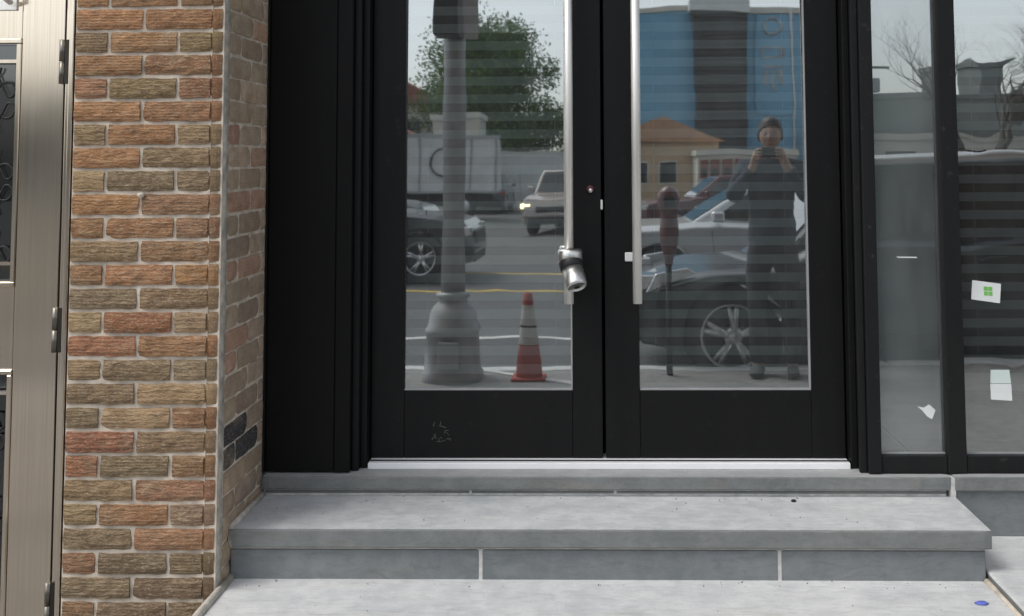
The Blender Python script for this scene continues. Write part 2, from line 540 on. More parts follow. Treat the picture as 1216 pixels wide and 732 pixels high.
# ------------------------------------------------------------------ brick pier
pier = empty('brick_pier', (-1.29, 0.2, 0), 'orange and olive rug faced brick pier between steel door and entrance', 'brick wall')
CH, J = 0.06705, 0.0105
BL, BR = -1.510, -1.104
EDGE = -1.077
def brick_mesh(name, w, h, d, seed, disp, mat):
    """front faces -Y, displaced; origin at the middle of the front face's plane"""
    nx, nz = max(3, int(w / 0.024)), 4
    rnd = random.Random(seed)
    mb = MB()
    vs_, idx = [], {}
    for j in range(nz + 1):
        for i in range(nx + 1):
            u, t = i / nx, j / nz
            x, z = (u - .5) * w, (t - .5) * h
            e = min(u, 1 - u) * w
            e2 = min(t, 1 - t) * h
            y = noise.noise(Vector((x * 28 + seed * 9.1, z * 46, seed * 3.3))) * disp
            if i in (0, nx): x += rnd.uniform(-0.0018, 0.0018); y += 0.003
            if j in (0, nz): z += rnd.uniform(-0.0016, 0.0016); y += 0.003
            idx[(i, j)] = len(vs_); vs_.append((x, y, z))
    f = [(idx[(i, j)], idx[(i + 1, j)], idx[(i + 1, j + 1)], idx[(i, j + 1)]) for i in range(nx) for j in range(nz)]
    rim = [idx[(i, 0)] for i in range(nx + 1)] + [idx[(nx, j)] for j in range(1, nz + 1)] + [idx[(i, nz)] for i in range(nx - 1, -1, -1)] + [idx[(0, j)] for j in range(nz - 1, 0, -1)]
    b0 = len(vs_)
    for r in rim: vs_.append((vs_[r][0], d, vs_[r][2]))
    n = len(rim)
    f += [(rim[a], b0 + a, b0 + (a + 1) % n, rim[(a + 1) % n]) for a in range(n)]
    me = bpy.data.meshes.new(name)
    me.from_pydata(vs_, [], f)
    me.materials.append(M[mat])
    me.validate()
    return me

PAL = dict(o=(172, 120, 80), ob=(160, 113, 78), b=(140, 104, 79), ol=(138, 120, 90), og=(126, 114, 92), r=(162, 100, 74), t=(164, 142, 110), d=(108, 96, 78), rb=(152, 106, 79), gb=(128, 112, 92))
ROWS = ['o ob b', 'o ob', 'ol ob ol', 'ob rb', 'rb ol rb', 'o rb', 'ol ob ol', 'o ol', 't og gb', 'o b', 'ob ob b', 'ol b', 'ob o ob', 'og ol', 't r ol', 'r ob',
        'ol og og', 'gb t', 'd t rb', 'r ol', 'r og b', 'ol rb', 'ol ob gb', 'gb rb', 'rb d d', 'd d', 'b d d', 'd gb', 'gb d b']
BGAIN = 1.36
def bcol(code, rnd):
    m_ = (140, 113, 86)
    c = srgb(*[p * 0.58 + q * 0.42 for p, q in zip(PAL[code], m_)])
    s_ = rnd.uniform(0.87, 1.12) * BGAIN
    return (min(1, c[0] * s_), min(1, c[1] * s_ * rnd.uniform(.96, 1.04)), min(1, c[2] * s_ * rnd.uniform(.95, 1.05)), 1)
rb_ = random.Random(3)
full = [brick_mesh('brick_full', 0.203 - J, CH - J, 0.05, q, 0.0042, 'brick_face') for q in range(6)]
half = [brick_mesh('brick_half', 0.1015 - J, CH - J, 0.05, q + 20, 0.0042, 'brick_face') for q in range(4)]
corner = [brick_mesh('brick_corner', 0.0325, CH - J * 0.7, 0.05, q + 40, 0.0012, 'brick_side') for q in range(3)]
side_l = [brick_mesh('brick_side_long', 0.195 - J, CH - J * 0.8, 0.03, q + 60, 0.0022, 'brick_side') for q in range(4)]
side_m = [brick_mesh('brick_side_mid', 0.150 - J, CH - J * 0.8, 0.03, q + 70, 0.0022, 'brick_side') for q in range(3)]
side_s = [brick_mesh('brick_side_short', 0.0975 - J, CH - J * 0.8, 0.03, q + 80, 0.0022, 'brick_side') for q in range(3)]
side_t = [brick_mesh('brick_side_stub', 0.0525 - J, CH - J * 0.8, 0.03, q + 90, 0.0022, 'brick_side') for q in range(2)]
ZT = 1.861            # joint below row 0
keys = list(PAL)
for r in range(-9, 28):
    zc = ZT + CH * 0.5 - r * CH
    if zc < 0.02: continue
    codes = ROWS[r].split() if 0 <= r < len(ROWS) else [rb_.choice(keys) for _ in range(3)]
    two = (r % 2 == 1)
    if two:
        spans = [(BL, BL + .203), (BL + .203, BR)]
    else:
        spans = [(BL, BL + .1015), (BL + .1015, BL + .3045), (BL + .3045, BR)]
    last = None
    for (a, b), c in zip(spans, codes):
        me = rb_.choice(full if b - a > .15 else half)
        last = bcol(c, rb_)
        o = link_copy(me, 'brick', pier, ((a + b) / 2, rb_.uniform(-0.0025, 0.0015), zc), 0, last)
    cc = tuple(x * 0.8 for x in last[:3]) + (1,)
    link_copy(rb_.choice(corner), 'corner_brick', pier, ((BR + EDGE) / 2 - 0.0035, 0.0035, zc), 0, cc)
    # the reveal: bricks turned a quarter, faces look to +X
    pat = [(0.052, side_l), (0.247, side_m)] if two else [(0.052, side_s), (0.1495, side_l), (0.3445, side_t)]
    for y0, pool in pat:
        me = rb_.choice(pool)
        w = {id(side_l): .195, id(side_m): .150, id(side_s): .0975, id(side_t): .0525}[id(pool)]
        code = rb_.choice(['gb', 'ol', 't', 'og', 'gb', 'og', 'rb', 'd'] if r < 17 else ['gb', 'd', 'og', 'd', 'ol'])
        c = bcol(code, rb_)
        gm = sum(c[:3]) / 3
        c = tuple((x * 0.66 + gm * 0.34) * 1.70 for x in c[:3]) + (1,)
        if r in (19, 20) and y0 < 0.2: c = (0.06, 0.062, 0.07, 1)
        link_copy(me, 'reveal_brick', pier, (EDGE + 0.010 + rb_.uniform(-.0015, .0015), y0 + w / 2, zc + rb_.uniform(-.002, .002)), R(90), c)
# mortar core: a bed just behind the brick faces
mb = MB()
mb.box(BL + 0.002, BR - 0.002, 0.0075, 0.30, -0.05, 2.48)
mb.box(BR - 0.002, EDGE + 0.0045, 0.0095, 0.405, -0.05, 2.48)
mb.build('mortar_bed', 'mortar', pier)
# the ragged vertical mortar joint on the reveal just behind the corner
mb = MB()
vsx, fs = [], []
N = 60
for i in range(N + 1):
    z = -0.05 + 2.53 * i / N
    q = noise.noise(Vector((z * 9, 3.1, 0)))
    q2 = noise.noise(Vector((z * 7, 8.1, 0)))
    for (x, y) in ((EDGE + 0.0005, 0.012), (EDGE + 0.0075 + 0.002 * q, 0.016), (EDGE + 0.0085 + 0.002 * q, 0.046 + 0.008 * q2), (EDGE + 0.002, 0.054 + 0.006 * q2)):
        vsx.append((x, y, z))
for i in range(N):
    for k in range(3):
        fs.append((i * 4 + k, i * 4 + k + 1, i * 4 + k + 5, i * 4 + k + 4))
mb.faces(vsx, fs, 0, True).build('corner_joint', 'mortar_dirty', pier)
# caulk line between reveal and steps
mb = MB()
mb.tube([(EDGE + 0.016, -0.4, 0.211), (EDGE + 0.016, 0.10, 0.211)], 0.011, 8)
mb.tube([(EDGE + 0.016, 0.10, 0.30), (EDGE + 0.015, 0.10, 0.352), (EDGE + 0.015, 0.38, 0.355)], 0.010, 8)
mb.build('caulk_line', 'mortar_grey', pier)
# a pale mortar blob hanging in a joint
mb = MB().lathe([(0.0, -0.011), (0.006, -0.007), (0.011, 0.0), (0.009, 0.006), (0.0, 0.008)], (-1.302, -0.002, 1.318), 'z', 10)
mb.build('mortar_blob', 'mortar', pier)

# ------------------------------------------------------------------ stone steps
st = empty('entrance_steps', (0, 0.1, 0), 'grey bluestone entrance steps below the double glass door', 'steps')
def slab(name, b, mats, bevel=0.006, seg=2):
    """top faces take mats[0], the others mats[1]"""
    x0, x1, y0, y1, z0, z1 = b
    n = max(6, int((x1 - x0) / 0.022))
    mb = MB(); vs_, f = [], []
    def wob(x, k): return noise.noise(Vector((x * 23, k * 7.7 + z1 * 31, 0))) * 0.0016 + noise.noise(Vector((x * 90, k * 3.1 + z1 * 17, 4))) * 0.0008
    for i in range(n + 1):
        x = x0 + (x1 - x0) * i / n
        e = bevel * (0.7 + 0.6 * abs(noise.noise(Vector((x * 40, z1 * 50, 2)))))
        ex = 0.003 if i in (0, n) else 0.0
        for (y, z) in ((y1, z0), (y0 + ex + wob(x, 1) + .002, z0), (y0 + ex + wob(x, 2), z0 + .004), (y0 + ex + wob(x, 3), z1 - e), (y0 + ex + e * .35 + wob(x, 4) * .5, z1 - e * .3 - ex * .5), (y0 + ex + e, z1 - ex * .5), (y1, z1 - ex * .3)):
            vs_.append((x, y, z))
    P = 7
    for i in range(n):
        for k in range(P):
            f.append((i * P + k, i * P + (k + 1) % P, (i + 1) * P + (k + 1) % P, (i + 1) * P + k))
    mb.faces(vs_, f)
    mb.mi = [0 if (q % P) in (5,) else 1 for q in range(n * P)]
    mb.sm = [(q % P) in (3, 4) for q in range(n * P)]
    mb.faces([vs_[k] for k in range(P)], [tuple(range(P))[::-1]], 1)
    mb.faces([vs_[n * P + k] for k in range(P)], [tuple(range(P))], 1)
    return mb.build(name, mats, st, 0, weld=True)
X0 = EDGE + 0.008
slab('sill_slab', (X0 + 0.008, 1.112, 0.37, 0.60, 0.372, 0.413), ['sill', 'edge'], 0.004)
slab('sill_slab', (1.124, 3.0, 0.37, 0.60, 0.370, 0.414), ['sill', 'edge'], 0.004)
boxo('mortar_joint', (1.110, 1.126, 0.374, 0.59, 0.340, 0.409), 'mortar_pale', st)
rx = [X0 + 0.008, -0.400, 0.060, 1.106]
for a, b in zip(rx, rx[1:]):
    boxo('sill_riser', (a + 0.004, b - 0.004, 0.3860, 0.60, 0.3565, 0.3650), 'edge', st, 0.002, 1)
boxo('riser_mortar', (X0 + 0.008, 1.10, 0.3880, 0.60, 0.34, 0.3735), 'mortar_pale', st)
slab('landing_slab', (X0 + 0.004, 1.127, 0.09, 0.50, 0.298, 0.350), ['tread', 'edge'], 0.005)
boxo('bed_joint', (X0 + 0.004, 1.113, 0.108, 0.50, 0.289, 0.2985), 'mortar_grey', st)
rx = [X0 + 0.004, -0.336, 0.525, 1.113]
for a, b in zip(rx, rx[1:]):
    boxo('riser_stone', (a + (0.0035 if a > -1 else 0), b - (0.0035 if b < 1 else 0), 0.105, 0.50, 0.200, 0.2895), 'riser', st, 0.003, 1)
boxo('riser_mortar', (-0.346, -0.326, 0.1062, 0.3, 0.2, 0.289), 'mortar_pale', st)
boxo('riser_mortar', (0.515, 0.535, 0.1062, 0.3, 0.2, 0.289), 'mortar_pale', st)
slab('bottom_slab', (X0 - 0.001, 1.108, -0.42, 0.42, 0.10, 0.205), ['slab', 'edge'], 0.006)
mb = MB().tube([(1.113, -0.42, 0.205), (1.114, 0.0, 0.206), (1.112, 0.10, 0.205)], [0.008, 0.0065, 0.010], 8)
mb.build('caulk_line', 'mortar', st)
boxo('bottom_riser', (X0 + 0.002, 1.10, -0.40, 0.0, 0.0, 0.0995), 'riser', st, 0.003)

rs = empty('raised_slab', (1.8, 0.0, 0), 'pale raised stone slab under the shop window right of the steps', 'slab')
mb = MB().box(1.121, 3.0, -0.42, 0.40, 0.0, 0.228); mb.mi = [1, 0, 1, 1, 1, 1]
mb.build('top_slab', ['slab', 'edge'], rs, 0.006)
boxo('upstand_stone', (1.118, 3.0, 0.385, 0.60, 0.227, 0.3695), 'riser', rs, 0.003)
boxo('mortar_fillet', (1.1135, 1.119, 0.14, 0.386, 0.229, 0.345), 'mortar_grey', rs)

# ------------------------------------------------------------------ black side panel and door frame
sp = empty('side_panel', (-0.93, 0.4, 0.415), 'tall flat black metal panel beside the brick pier', 'panel')
boxo('panel_sheet', (-1.064, -0.842, 0.402, 0.44, 0.4175, 2.62), 'black_panel', sp, 0.003)
boxo('edge_trim', (-1.0685, -1.0645, 0.392, 0.44, 0.4175, 2.62), 'black', sp, 0.001, 1)
boxo('corner_post', (-0.841, -0.790, 0.398, 0.46, 0.4165, 2.62), 'black_panel', sp, 0.004)
df = empty('door_frame', (0.03, 0.46, 0.413), 'black aluminium door frame around the double glass door', 'door frame')
boxo('jamb', (-0.7895, -0.768, 0.425, 0.55, 0.4135, 2.55), 'black', df, 0.002, 1)
boxo('jamb_stop', (-0.7675, -0.7475, 0.455, 0.55, 0.4135, 2.55), 'black', df, 0.002, 1)
boxo('jamb', (0.8445, 0.862, 0.425, 0.55, 0.4135, 2.55), 'black', df, 0.002, 1)
boxo('jamb_stop', (0.8225, 0.844, 0.455, 0.55, 0.4135, 2.55), 'black', df, 0.002, 1)
boxo('header', (-0.768, 0.8445, 0.43, 0.55, 2.50, 2.62), 'black', df, 0.003, 1)
th = empty('threshold', (0.03, 0.47, 0.413), 'bright white aluminium threshold strip under the glass doors', 'threshold')
mb = MB().prism([(0.448, 0.4135), (0.450, 0.4305), (0.453, 0.4320), (0.56, 0.4320), (0.56, 0.4135)], -0.742, 0.818, 'yz')
mb.build('threshold_plate', 'alu', th, 0.001, 1)
boxo('threshold_seal', (-0.742, 0.818, 0.470, 0.478, 0.4322, 0.4345), 'iron', th)

# ------------------------------------------------------------------ the two glass doors
TILT = 0.0092
def leaf(x0, x1, gx0, gx1, handle_x, label, side):
    t = empty('glass_door', ((x0 + x1) / 2, 0.52, 0.432), label, 'door')
    Y0, Y1, Zb, Zt, gz0, gz1 = 0.500, 0.545, 0.4340, 2.495, 0.652, 2.36
    boxo('stile', (x0, gx0, Y0, Y1, Zb, Zt), 'black', t, 0.002, 1)
    boxo('stile', (gx1, x1, Y0, Y1, Zb, Zt), 'black', t, 0.002, 1)
    boxo('bottom_rail', (gx0 + 0.0004, gx1 - 0.0004, Y0 + 0.0012, Y1, Zb, gz0), 'black', t, 0.0015, 1)
    boxo('top_rail', (gx0 + 0.0004, gx1 - 0.0004, Y0 + 0.0012, Y1, gz1, Zt), 'black', t, 0.0015, 1)
    mb = MB()
    for b in ((gx0 + 0.0005, gx1 - 0.0005, gz0 + 0.0003, gz0 + 0.0055), (gx1 - 0.0055, gx1 - 0.0003, gz0 + 0.006, gz1 - 0.006)):
        mb.box(b[0], b[1], 0.5035, 0.514, b[2], b[3])
    mb.build('glazing_bead', 'alu_dull', t)
    cx, cz = (gx0 + gx1) / 2, (gz0 + gz1) / 2
    hw, hh = (gx1 - gx0) / 2 + 0.008, (gz1 - gz0) / 2 + 0.008
    mb = MB().box(-hw, hw, -0.003, 0.003, -hh, hh)
    mb.mi = [1, 1, 0, 1, 1, 1]
    gl = mb.build('glass_pane', ['glass_door', 'glass_clear'], None)
    gl.parent = t
    gl.location = Vector((cx, 0.5215, cz)) - OFF[t]
    gl.rotation_euler = (-TILT, 0, 0)
    # long pull handle
    h = MB()
    zb, zt = 0.944, 2.30
    h.tube([(handle_x, 0.440, zb), (handle_x, 0.440, zt)], 0.0150, 20)
    ho = h.build('pull_handle', 'steel_bar', t)
    so = MB()
    for z in (1.13, 2.12):
        so.tube([(handle_x, 0.445, z), (handle_x, 0.500, z)], 0.008, 12)
    so.build('standoff', 'steel_bar', ho)
    return t
M['alu_dull'] = plain('dull_glazing_bead', (0.42, 0.43, 0.43, 1), 0.5, 0.3)
dl = leaf(-0.744, 0.0225, -0.634, -0.076, -0.085, 'left glass door leaf with the chrome lock on its pull handle', -1)
dr = leaf(0.0325, 0.817, 0.146, 0.708, 0.138, 'right glass door leaf with small white tag by its handle', 1)
MB().lathe([(0.0, -0.004), (0.0105, -0.004), (0.0135, -0.001), (0.0135, 0.004)], (-0.014, 0.498, 1.313), 'y', 20).build('lock_ring', 'maroon_ring', dl)
MB().lathe([(0.0, -0.009), (0.006, -0.009), (0.0072, -0.007), (0.0072, 0.0)], (-0.013, 0.4965, 1.309), 'y', 18).build('key_cylinder', 'chrome', dl)
boxo('latch_plate', (0.0200, 0.0275, 0.494, 0.4995, 1.246, 1.278), 'steel_bar', dl, 0.001, 1)
boxo('white_tag', (0.100, 0.1295, 0.4945, 0.4992, 1.074, 1.104), 'white_plastic', dr, 0.002, 1)
# worn scratches on the lower rail of the left leaf
mb = MB()
rs_ = random.Random(11)
for i in range(16):
    cx, cz = -0.494 + rs_.uniform(-.045, .045), 0.513 + rs_.uniform(-.028, .03)
    a, L = rs_.uniform(-1.4, 1.4), rs_.uniform(.005, .018)
    dx, dz = math.cos(a) * L / 2, math.sin(a) * L / 2
    w = rs_.uniform(.0006, .0014)
    nx, nz = -math.sin(a) * w, math.cos(a) * w
    mb.face([(cx - dx - nx, 0.5008, cz - dz - nz), (cx + dx - nx, 0.5008, cz + dz - nz), (cx + dx + nx * .4, 0.5008, cz + dz + nz * .4), (cx - dx + nx, 0.5008, cz - dz + nz)])
mb.build('scuff_marks', 'scuff', dl)

# chrome cylinder lock hanging on the left pull handle
lk = empty('handle_lock', (-0.078, 0.43, 1.05), 'chrome cylindrical lock with black band clamped on the left pull handle', 'lock')
hx, hy = -0.085, 0.440
MB().lathe([(0.0155, -0.024), (0.037, -0.024), (0.041, -0.017), (0.041, 0.014), (0.037, 0.022), (0.0155, 0.022)], (hx + 0.004, hy - 0.002, 1.098), 'z', 28).build('clamp_collar', 'chrome', lk)
ax = Vector((0.24, -0.52, -0.82)).normalized()
def along(p0, prof, name, mat, n=28):
    u = ax.orthogonal().normalized(); w = ax.cross(u)
    mb = MB(); b = 0
    vs_, f = [], []
    for r, h in prof:
        for k in range(n):
            a = 2 * PI * k / n
            vs_.append(p0 + ax * h + (u * math.cos(a) + w * math.sin(a)) * r)
    for i in range(len(prof) - 1):
        for k in range(n):
            f.append((i * n + k, i * n + (k + 1) % n, (i + 1) * n + (k + 1) % n, (i + 1) * n + k))
    f.append(tuple(range(n))[::-1]); f.append(tuple((len(prof) - 1) * n + k for k in range(n)))
    mb.faces(vs_, f, 0, True)
    return mb.build(name, mat, lk)
p0 = Vector((hx + 0.004, hy - 0.006, 1.084))
along(p0, [(0.034, -0.01), (0.038, 0.002), (0.0385, 0.014), (0.038, 0.030), (0.034, 0.033)], 'rubber_band', 'iron')
along(p0, [(0.028, 0.032), (0.0345, 0.034), (0.0348, 0.088), (0.033, 0.0955), (0.0285, 0.0985), (0.0278, 0.0965), (0.010, 0.0965)], 'lock_body', 'chrome')
along(p0, [(0.0095, 0.096), (0.0095, 0.0985), (0.004, 0.0988)], 'key_core', 'steel_dark')

# ------------------------------------------------------------------ storefront window to the right
sf = empty('storefront_window', (1.9, 0.42, 0.414), 'black framed shop window with two panes right of the doors', 'window')
FY0, FY1 = 0.400, 0.47
boxo('frame_post', (0.8625, 0.905, FY0 - 0.004, FY1, 0.4145, 2.62), 'black_worn', sf, 0.004)
boxo('frame_post_trim', (0.838, 0.862, FY0 + 0.010, 0.4245, 0.4145, 2.62), 'black_worn', sf, 0.003)
boxo('mullion', (1.113, 1.174, FY0 - 0.002, FY1, 0.4145, 2.62), 'black_worn', sf, 0.005)
boxo('frame_post', (2.80, 2.86, FY0, FY1, 0.4145, 2.62), 'black_worn', sf, 0.004)
for a, b in ((0.9055, 1.1125), (1.1745, 2.7995)):
    boxo('bottom_rail', (a, b, FY0 + 0.002, FY1, 0.4145, 0.470), 'black_worn', sf, 0.003)
    boxo('top_rail', (a, b, FY0 + 0.002, FY1, 2.54, 2.62), 'black_worn', sf, 0.003)
for a, b, m in ((0.9055, 1.1125, 'glass_side'), (1.1745, 2.7995, 'glass_wide')):
    mb = MB().box(a - 0.006, b + 0.006, 0.4275, 0.4335, 0.462, 2.55)
    mb.mi = [1, 1, 0, 1, 1, 1]
    mb.build('glass_pane', [m, 'glass_clear'], sf)
    boxo('glazing_bead', (a, b, 0.421, 0.4272, 0.4702, 0.4745), 'alu_dull', sf)

def sheet(name, pts, y, thick, mat, label, cat, extra=None):
    """a thin card on the glass; pts are (x, z)"""
    t = empty(name, (sum(p[0] for p in pts) / len(pts), y, sum(p[1] for p in pts) / len(pts)), label, cat)
    MB().prism(pts, y - thick, y, 'xz').build('paper_sheet', mat, t)
    if extra: extra(t)
    return t
def green_mark(t):
    for dx, dz in ((0, 0), (.0145, -.001), (.0005, -.0155), (.015, -.0165)):
        x, z = 1.2515 + dx, 0.998 + dz
        MB().prism([(x, z), (x + .0125, z - .0008), (x + .012, z - .0135), (x - .0005, z - .0127)], 0.4252, 0.4258, 'xz').build('green_square', 'green_ink', t)
sheet('pasted_card', [(1.216, 1.018), (1.307, 1.006), (1.302, 0.944), (1.211, 0.957)], 0.4272, 0.0012, 'paper', 'small white card with green mark stuck on the shop window', 'card', green_mark)
sheet('folded_note', [(1.266, 0.733), (1.325, 0.733), (1.329, 0.691), (1.264, 0.691)], 0.4272, 0.0012, 'paper_pale', 'pale green folded note upper half stuck low on shop window', 'note')
sheet('folded_note', [(1.263, 0.689), (1.329, 0.689), (1.331, 0.636), (1.264, 0.640)], 0.4265, 0.0012, 'paper', 'whiter lower sheet of the folded note on the shop window', 'note')
sheet('torn_paper', [(1.029, 0.618), (1.050, 0.614), (1.067, 0.624), (1.087, 0.606), (1.075, 0.578), (1.060, 0.586), (1.044, 0.606)], 0.4272, 0.001, 'paper', 'small torn scrap of white paper on the narrow window pane', 'paper')
sheet('tape_strip', [(0.975, 1.094), (1.041, 1.093), (1.041, 1.089), (0.980, 1.090)], 0.4272, 0.0006, 'paper', 'thin strip of white tape on the narrow window pane', 'tape')

# blinds behind the glass
def blind(x0, x1, y, z0, z1, pitch, hgt, label, tilt=0.0):
    t = empty('window_blind', ((x0 + x1) / 2, y, z0), label, 'blind', 'striped blinds behind the glass')
    proto = None
    z = z0 + 0.02
    while z < z1:
        if proto is None:
            proto = MB().box(-(x1 - x0) / 2, (x1 - x0) / 2, -0.0012, 0.0012, -hgt / 2, hgt / 2).build('slat', 'blind')
            proto.parent = t
            proto.location = Vector(((x0 + x1) / 2, y, z)) - OFF[t]
        else:
            link_copy(proto.data, 'slat', t, ((x0 + x1) / 2, y, z))
        z += pitch
    boxo('bottom_bar', (x0, x1, y - 0.010, y + 0.010, z0 - 0.022, z0 + 0.004), 'blind', t, 0.004)
    boxo('head_box', (x0 - .01, x1 + .01, y - 0.03, y + 0.03, z1, z1 + 0.07), 'blind', t, 0.006)
    mb = MB()
    for x in (x0 + 0.08, x1 - 0.08):
        mb.tube([(x, y + 0.004, z0), (x, y + 0.004, z1)], 0.0012, 6)
    mb.build('lift_cord', 'blind', t)
blind(-0.655, -0.055, 0.60, 0.62, 2.40, 0.0615, 0.031, 'striped grey blind behind the left glass door')
blind(0.125, 0.730, 0.60, 0.62, 2.40, 0.0615, 0.031, 'striped grey blind behind the right glass door')
blind(1.20, 2.78, 0.56, 0.66, 2.40, 0.060, 0.030, 'striped grey blind behind the wide shop window')
sh = empty('roller_shade', (1.01, 0.58, 0.42), 'plain pale grey roller shade behind the narrow window pane', 'shade')
boxo('shade_cloth', (0.86, 1.16, 0.560, 0.562, 0.45, 2.45), 'shade', sh)
boxo('hem_bar', (0.86, 1.16, 0.553, 0.569, 0.425, 0.4495), 'shade', sh, 0.004)
boxo('roller', (0.85, 1.17, 0.54, 0.59, 2.4505, 2.51), 'shade', sh, 0.02)

# ------------------------------------------------------------------ stainless steel door on the far left
sd = empty('steel_door', (-2.0, 0.03, 0.02), 'brushed stainless steel door with glazed scrollwork panels left of pier', 'door')
boxo('threshold', (-2.55, -1.512, 0.0, 0.2, 0.0, 0.03), 'steel', sd, 0.004)
for a, b, y in ((-1.5385, -1.5265, 0.012), (-1.526, -1.5125, 0.004)):
    boxo('frame_trim', (a, b, y, 0.10, 0.03, 2.30), 'steel', sd, 0.0025)
boxo('frame_shadow', (-1.5445, -1.5385, 0.034, 0.10, 0.03, 2.30), 'steel_dark', sd)
boxo('frame_trim', (-2.60, -2.57, 0.004, 0.10, 0.03, 2.30), 'steel', sd, 0.003)
LX0, LX1 = -2.565, -1.546
W1, W2 = (1.056, 1.775), (0.10, 0.820)
wx1 = -1.672; wx0 = -2.44
boxo('stile', (wx1 + .0005, LX1, 0.018, 0.06, 0.035, 2.28), 'steel', sd, 0.002)
boxo('stile', (LX0, wx0 - .0005, 0.018, 0.06, 0.035, 2.28), 'steel', sd, 0.002)
for a, b in ((0.035, W2[0]), (W2[1], W1[0]), (W1[1], 2.28)):
    boxo('rail', (wx0, wx1, 0.0187, 0.06, a, b), 'steel', sd, 0.002)
for (a, b) in (W1, W2):
    w = MB()
    for q in ((wx0, wx1, a, a + 0.014), (wx0, wx1, b - 0.014, b), (wx0, wx0 + 0.014, a + .0145, b - .0145), (wx1 - 0.014, wx1, a + .0145, b - .0145)):
        w.box(q[0], q[1], 0.012, 0.05, q[2], q[3])
    wf = w.build('panel_frame', 'steel', sd, 0.002, 1)
    mb = MB()
    for z in (a + 0.066, b - 0.066):
        mb.box(wx0 + .0145, wx1 - .0145, 0.020, 0.034, z - .005, z + .005)
    mb.build('cross_bar', 'steel', wf)
    boxo('dark_glass', (wx0 + .0145, wx1 - .0145, 0.048, 0.052, a + .0145, b - .0145), 'glass_grille', wf)
    mb = MB()
    for i in range(6):
        for j in range(5):
            cx = wx1 - 0.075 - i * 0.115
            cz = a + 0.12 + j * 0.12
            pts = []
            sg = 1 if (i + j) % 2 else -1
            for k in range(30):
                u = k / 29 * 2 - 1
                th_ = (1 - abs(u)) * 3.4 * PI / 2
                rr = 0.009 + 0.026 * abs(u) ** 0.7
                s2 = 1 if u > 0 else -1
                pts.append((cx + sg * s2 * (0.030 - rr * math.cos(th_)) * 0.9, 0.038, cz + s2 * (0.036 - rr * math.sin(th_))))
            mb.tube(pts, 0.0035, 6)
    for i in range(7):
        x = wx1 - 0.022 - i * 0.115
        if x > wx0 + 0.02: mb.tube([(x, 0.040, a + .02), (x, 0.040, b - .02)], 0.005, 6)
    mb.build('scroll_grille', 'iron', wf)
for z0, z1 in ((1.641, 1.770), (0.871, 0.997), (0.105, 0.232)):
    h = MB()
    zm = (z0 + z1) / 2
    h.tube([(-1.5475, 0.010, zm + .001), (-1.5475, 0.010, z1)], 0.0085, 14)
    h.tube([(-1.5475, 0.010, z0), (-1.5475, 0.010, zm - .001)], 0.0085, 14)
    ho = h.build('hinge', 'hinge_steel', sd)
    boxo('hinge_leaf', (-1.5390, -1.5275, 0.0065, 0.0118, z0, z1), 'steel_dark', ho)
pl = empty('pull_plate', (-1.72, 0.01, 1.85))
pl.parent = sd; pl.location = Vector((-1.72, 0.01, 1.85)) - OFF[sd]; OFF[pl] = Vector((-1.72, 0.01, 1.85))
boxo('plate', (-1.86, -1.688, 0.012, 0.0178, 1.858, 2.02), 'steel_bar', pl, 0.002)
MB().tube([(-1.70, 0.0, 1.88), (-1.70, -0.04, 1.89), (-1.70, -0.04, 2.0), (-1.70, 0.0, 2.01)], 0.009, 12).build('grip', 'steel_bar', pl)

# ------------------------------------------------------------------ small litter on the steps
lt = MB().lathe([(0.0, 0.004), (0.009, 0.0045), (0.013, 0.001), (0.0, 0.0)], (1.043, -0.042, 0.2055), 'z', 9)
for v in lt.v: v.x = 1.043 + (v.x - 1.043) * 1.5 + noise.noise(v * 60) * .004
tag(lt.build('blue_scrap', 'blue_scrap'), 'tiny blue scrap of plastic on the bottom step corner', 'litter')
lt = MB().lathe([(0.0, 0.006), (0.006, 0.005), (0.0085, 0.001), (0.0, 0.0)], (0.612, 0.335, 0.3505), 'z', 9)
for v in lt.v: v.x += noise.noise(v * 90) * .002
tag(lt.build('dark_pebble', 'gum'), 'tiny dark pebble on the landing slab near the doors', 'pebble')

# ================================================================== the street behind the camera (seen in the glass)
M['tyre'] = plain('tyre_rubber', (0.018, 0.018, 0.018, 1), 0.85)
M['rim'] = plain('alloy_rim', (0.62, 0.63, 0.64, 1), 0.3, 0.9, var=0.05)
M['trim_black'] = plain('black_plastic_trim', (0.02, 0.02, 0.021, 1), 0.6)
M['auto_glass'] = plain('tinted_auto_glass', (0.012, 0.016, 0.018, 1), 0.04, var=0.1, coat=0.6)
M['head_lens'] = plain('headlight_lens', (0.75, 0.76, 0.78, 1), 0.12, 0.4, var=0.05, coat=1)
M['tail_lens'] = plain('tail_lens', (0.35, 0.015, 0.012, 1), 0.15, coat=1)
t_ = NT('lit_headlight')
em = t_.add('Emission'); em.inputs['Color'].default_value = (1, 0.82, 0.45, 1); em.inputs['Strength'].default_value = 3.0
t_.link(em.outputs[0], t_.out.inputs[0]); M['head_lit'] = t_.m
def paint(name, col, metal=0.3):
    M[name] = plain(name, col, 0.28, metal, var=0.05, coat=0.8)
paint('paint_black', (0.030, 0.036, 0.043, 1))
paint('paint_navy', (0.018, 0.024, 0.035, 1))
paint('paint_silver', (0.62, 0.64, 0.65, 1), 0.35)
paint('paint_gold', (0.33, 0.29, 0.26, 1), 0.35)
paint('paint_maroon', (0.085, 0.018, 0.022, 1))
paint('paint_grey', (0.11, 0.12, 0.13, 1))

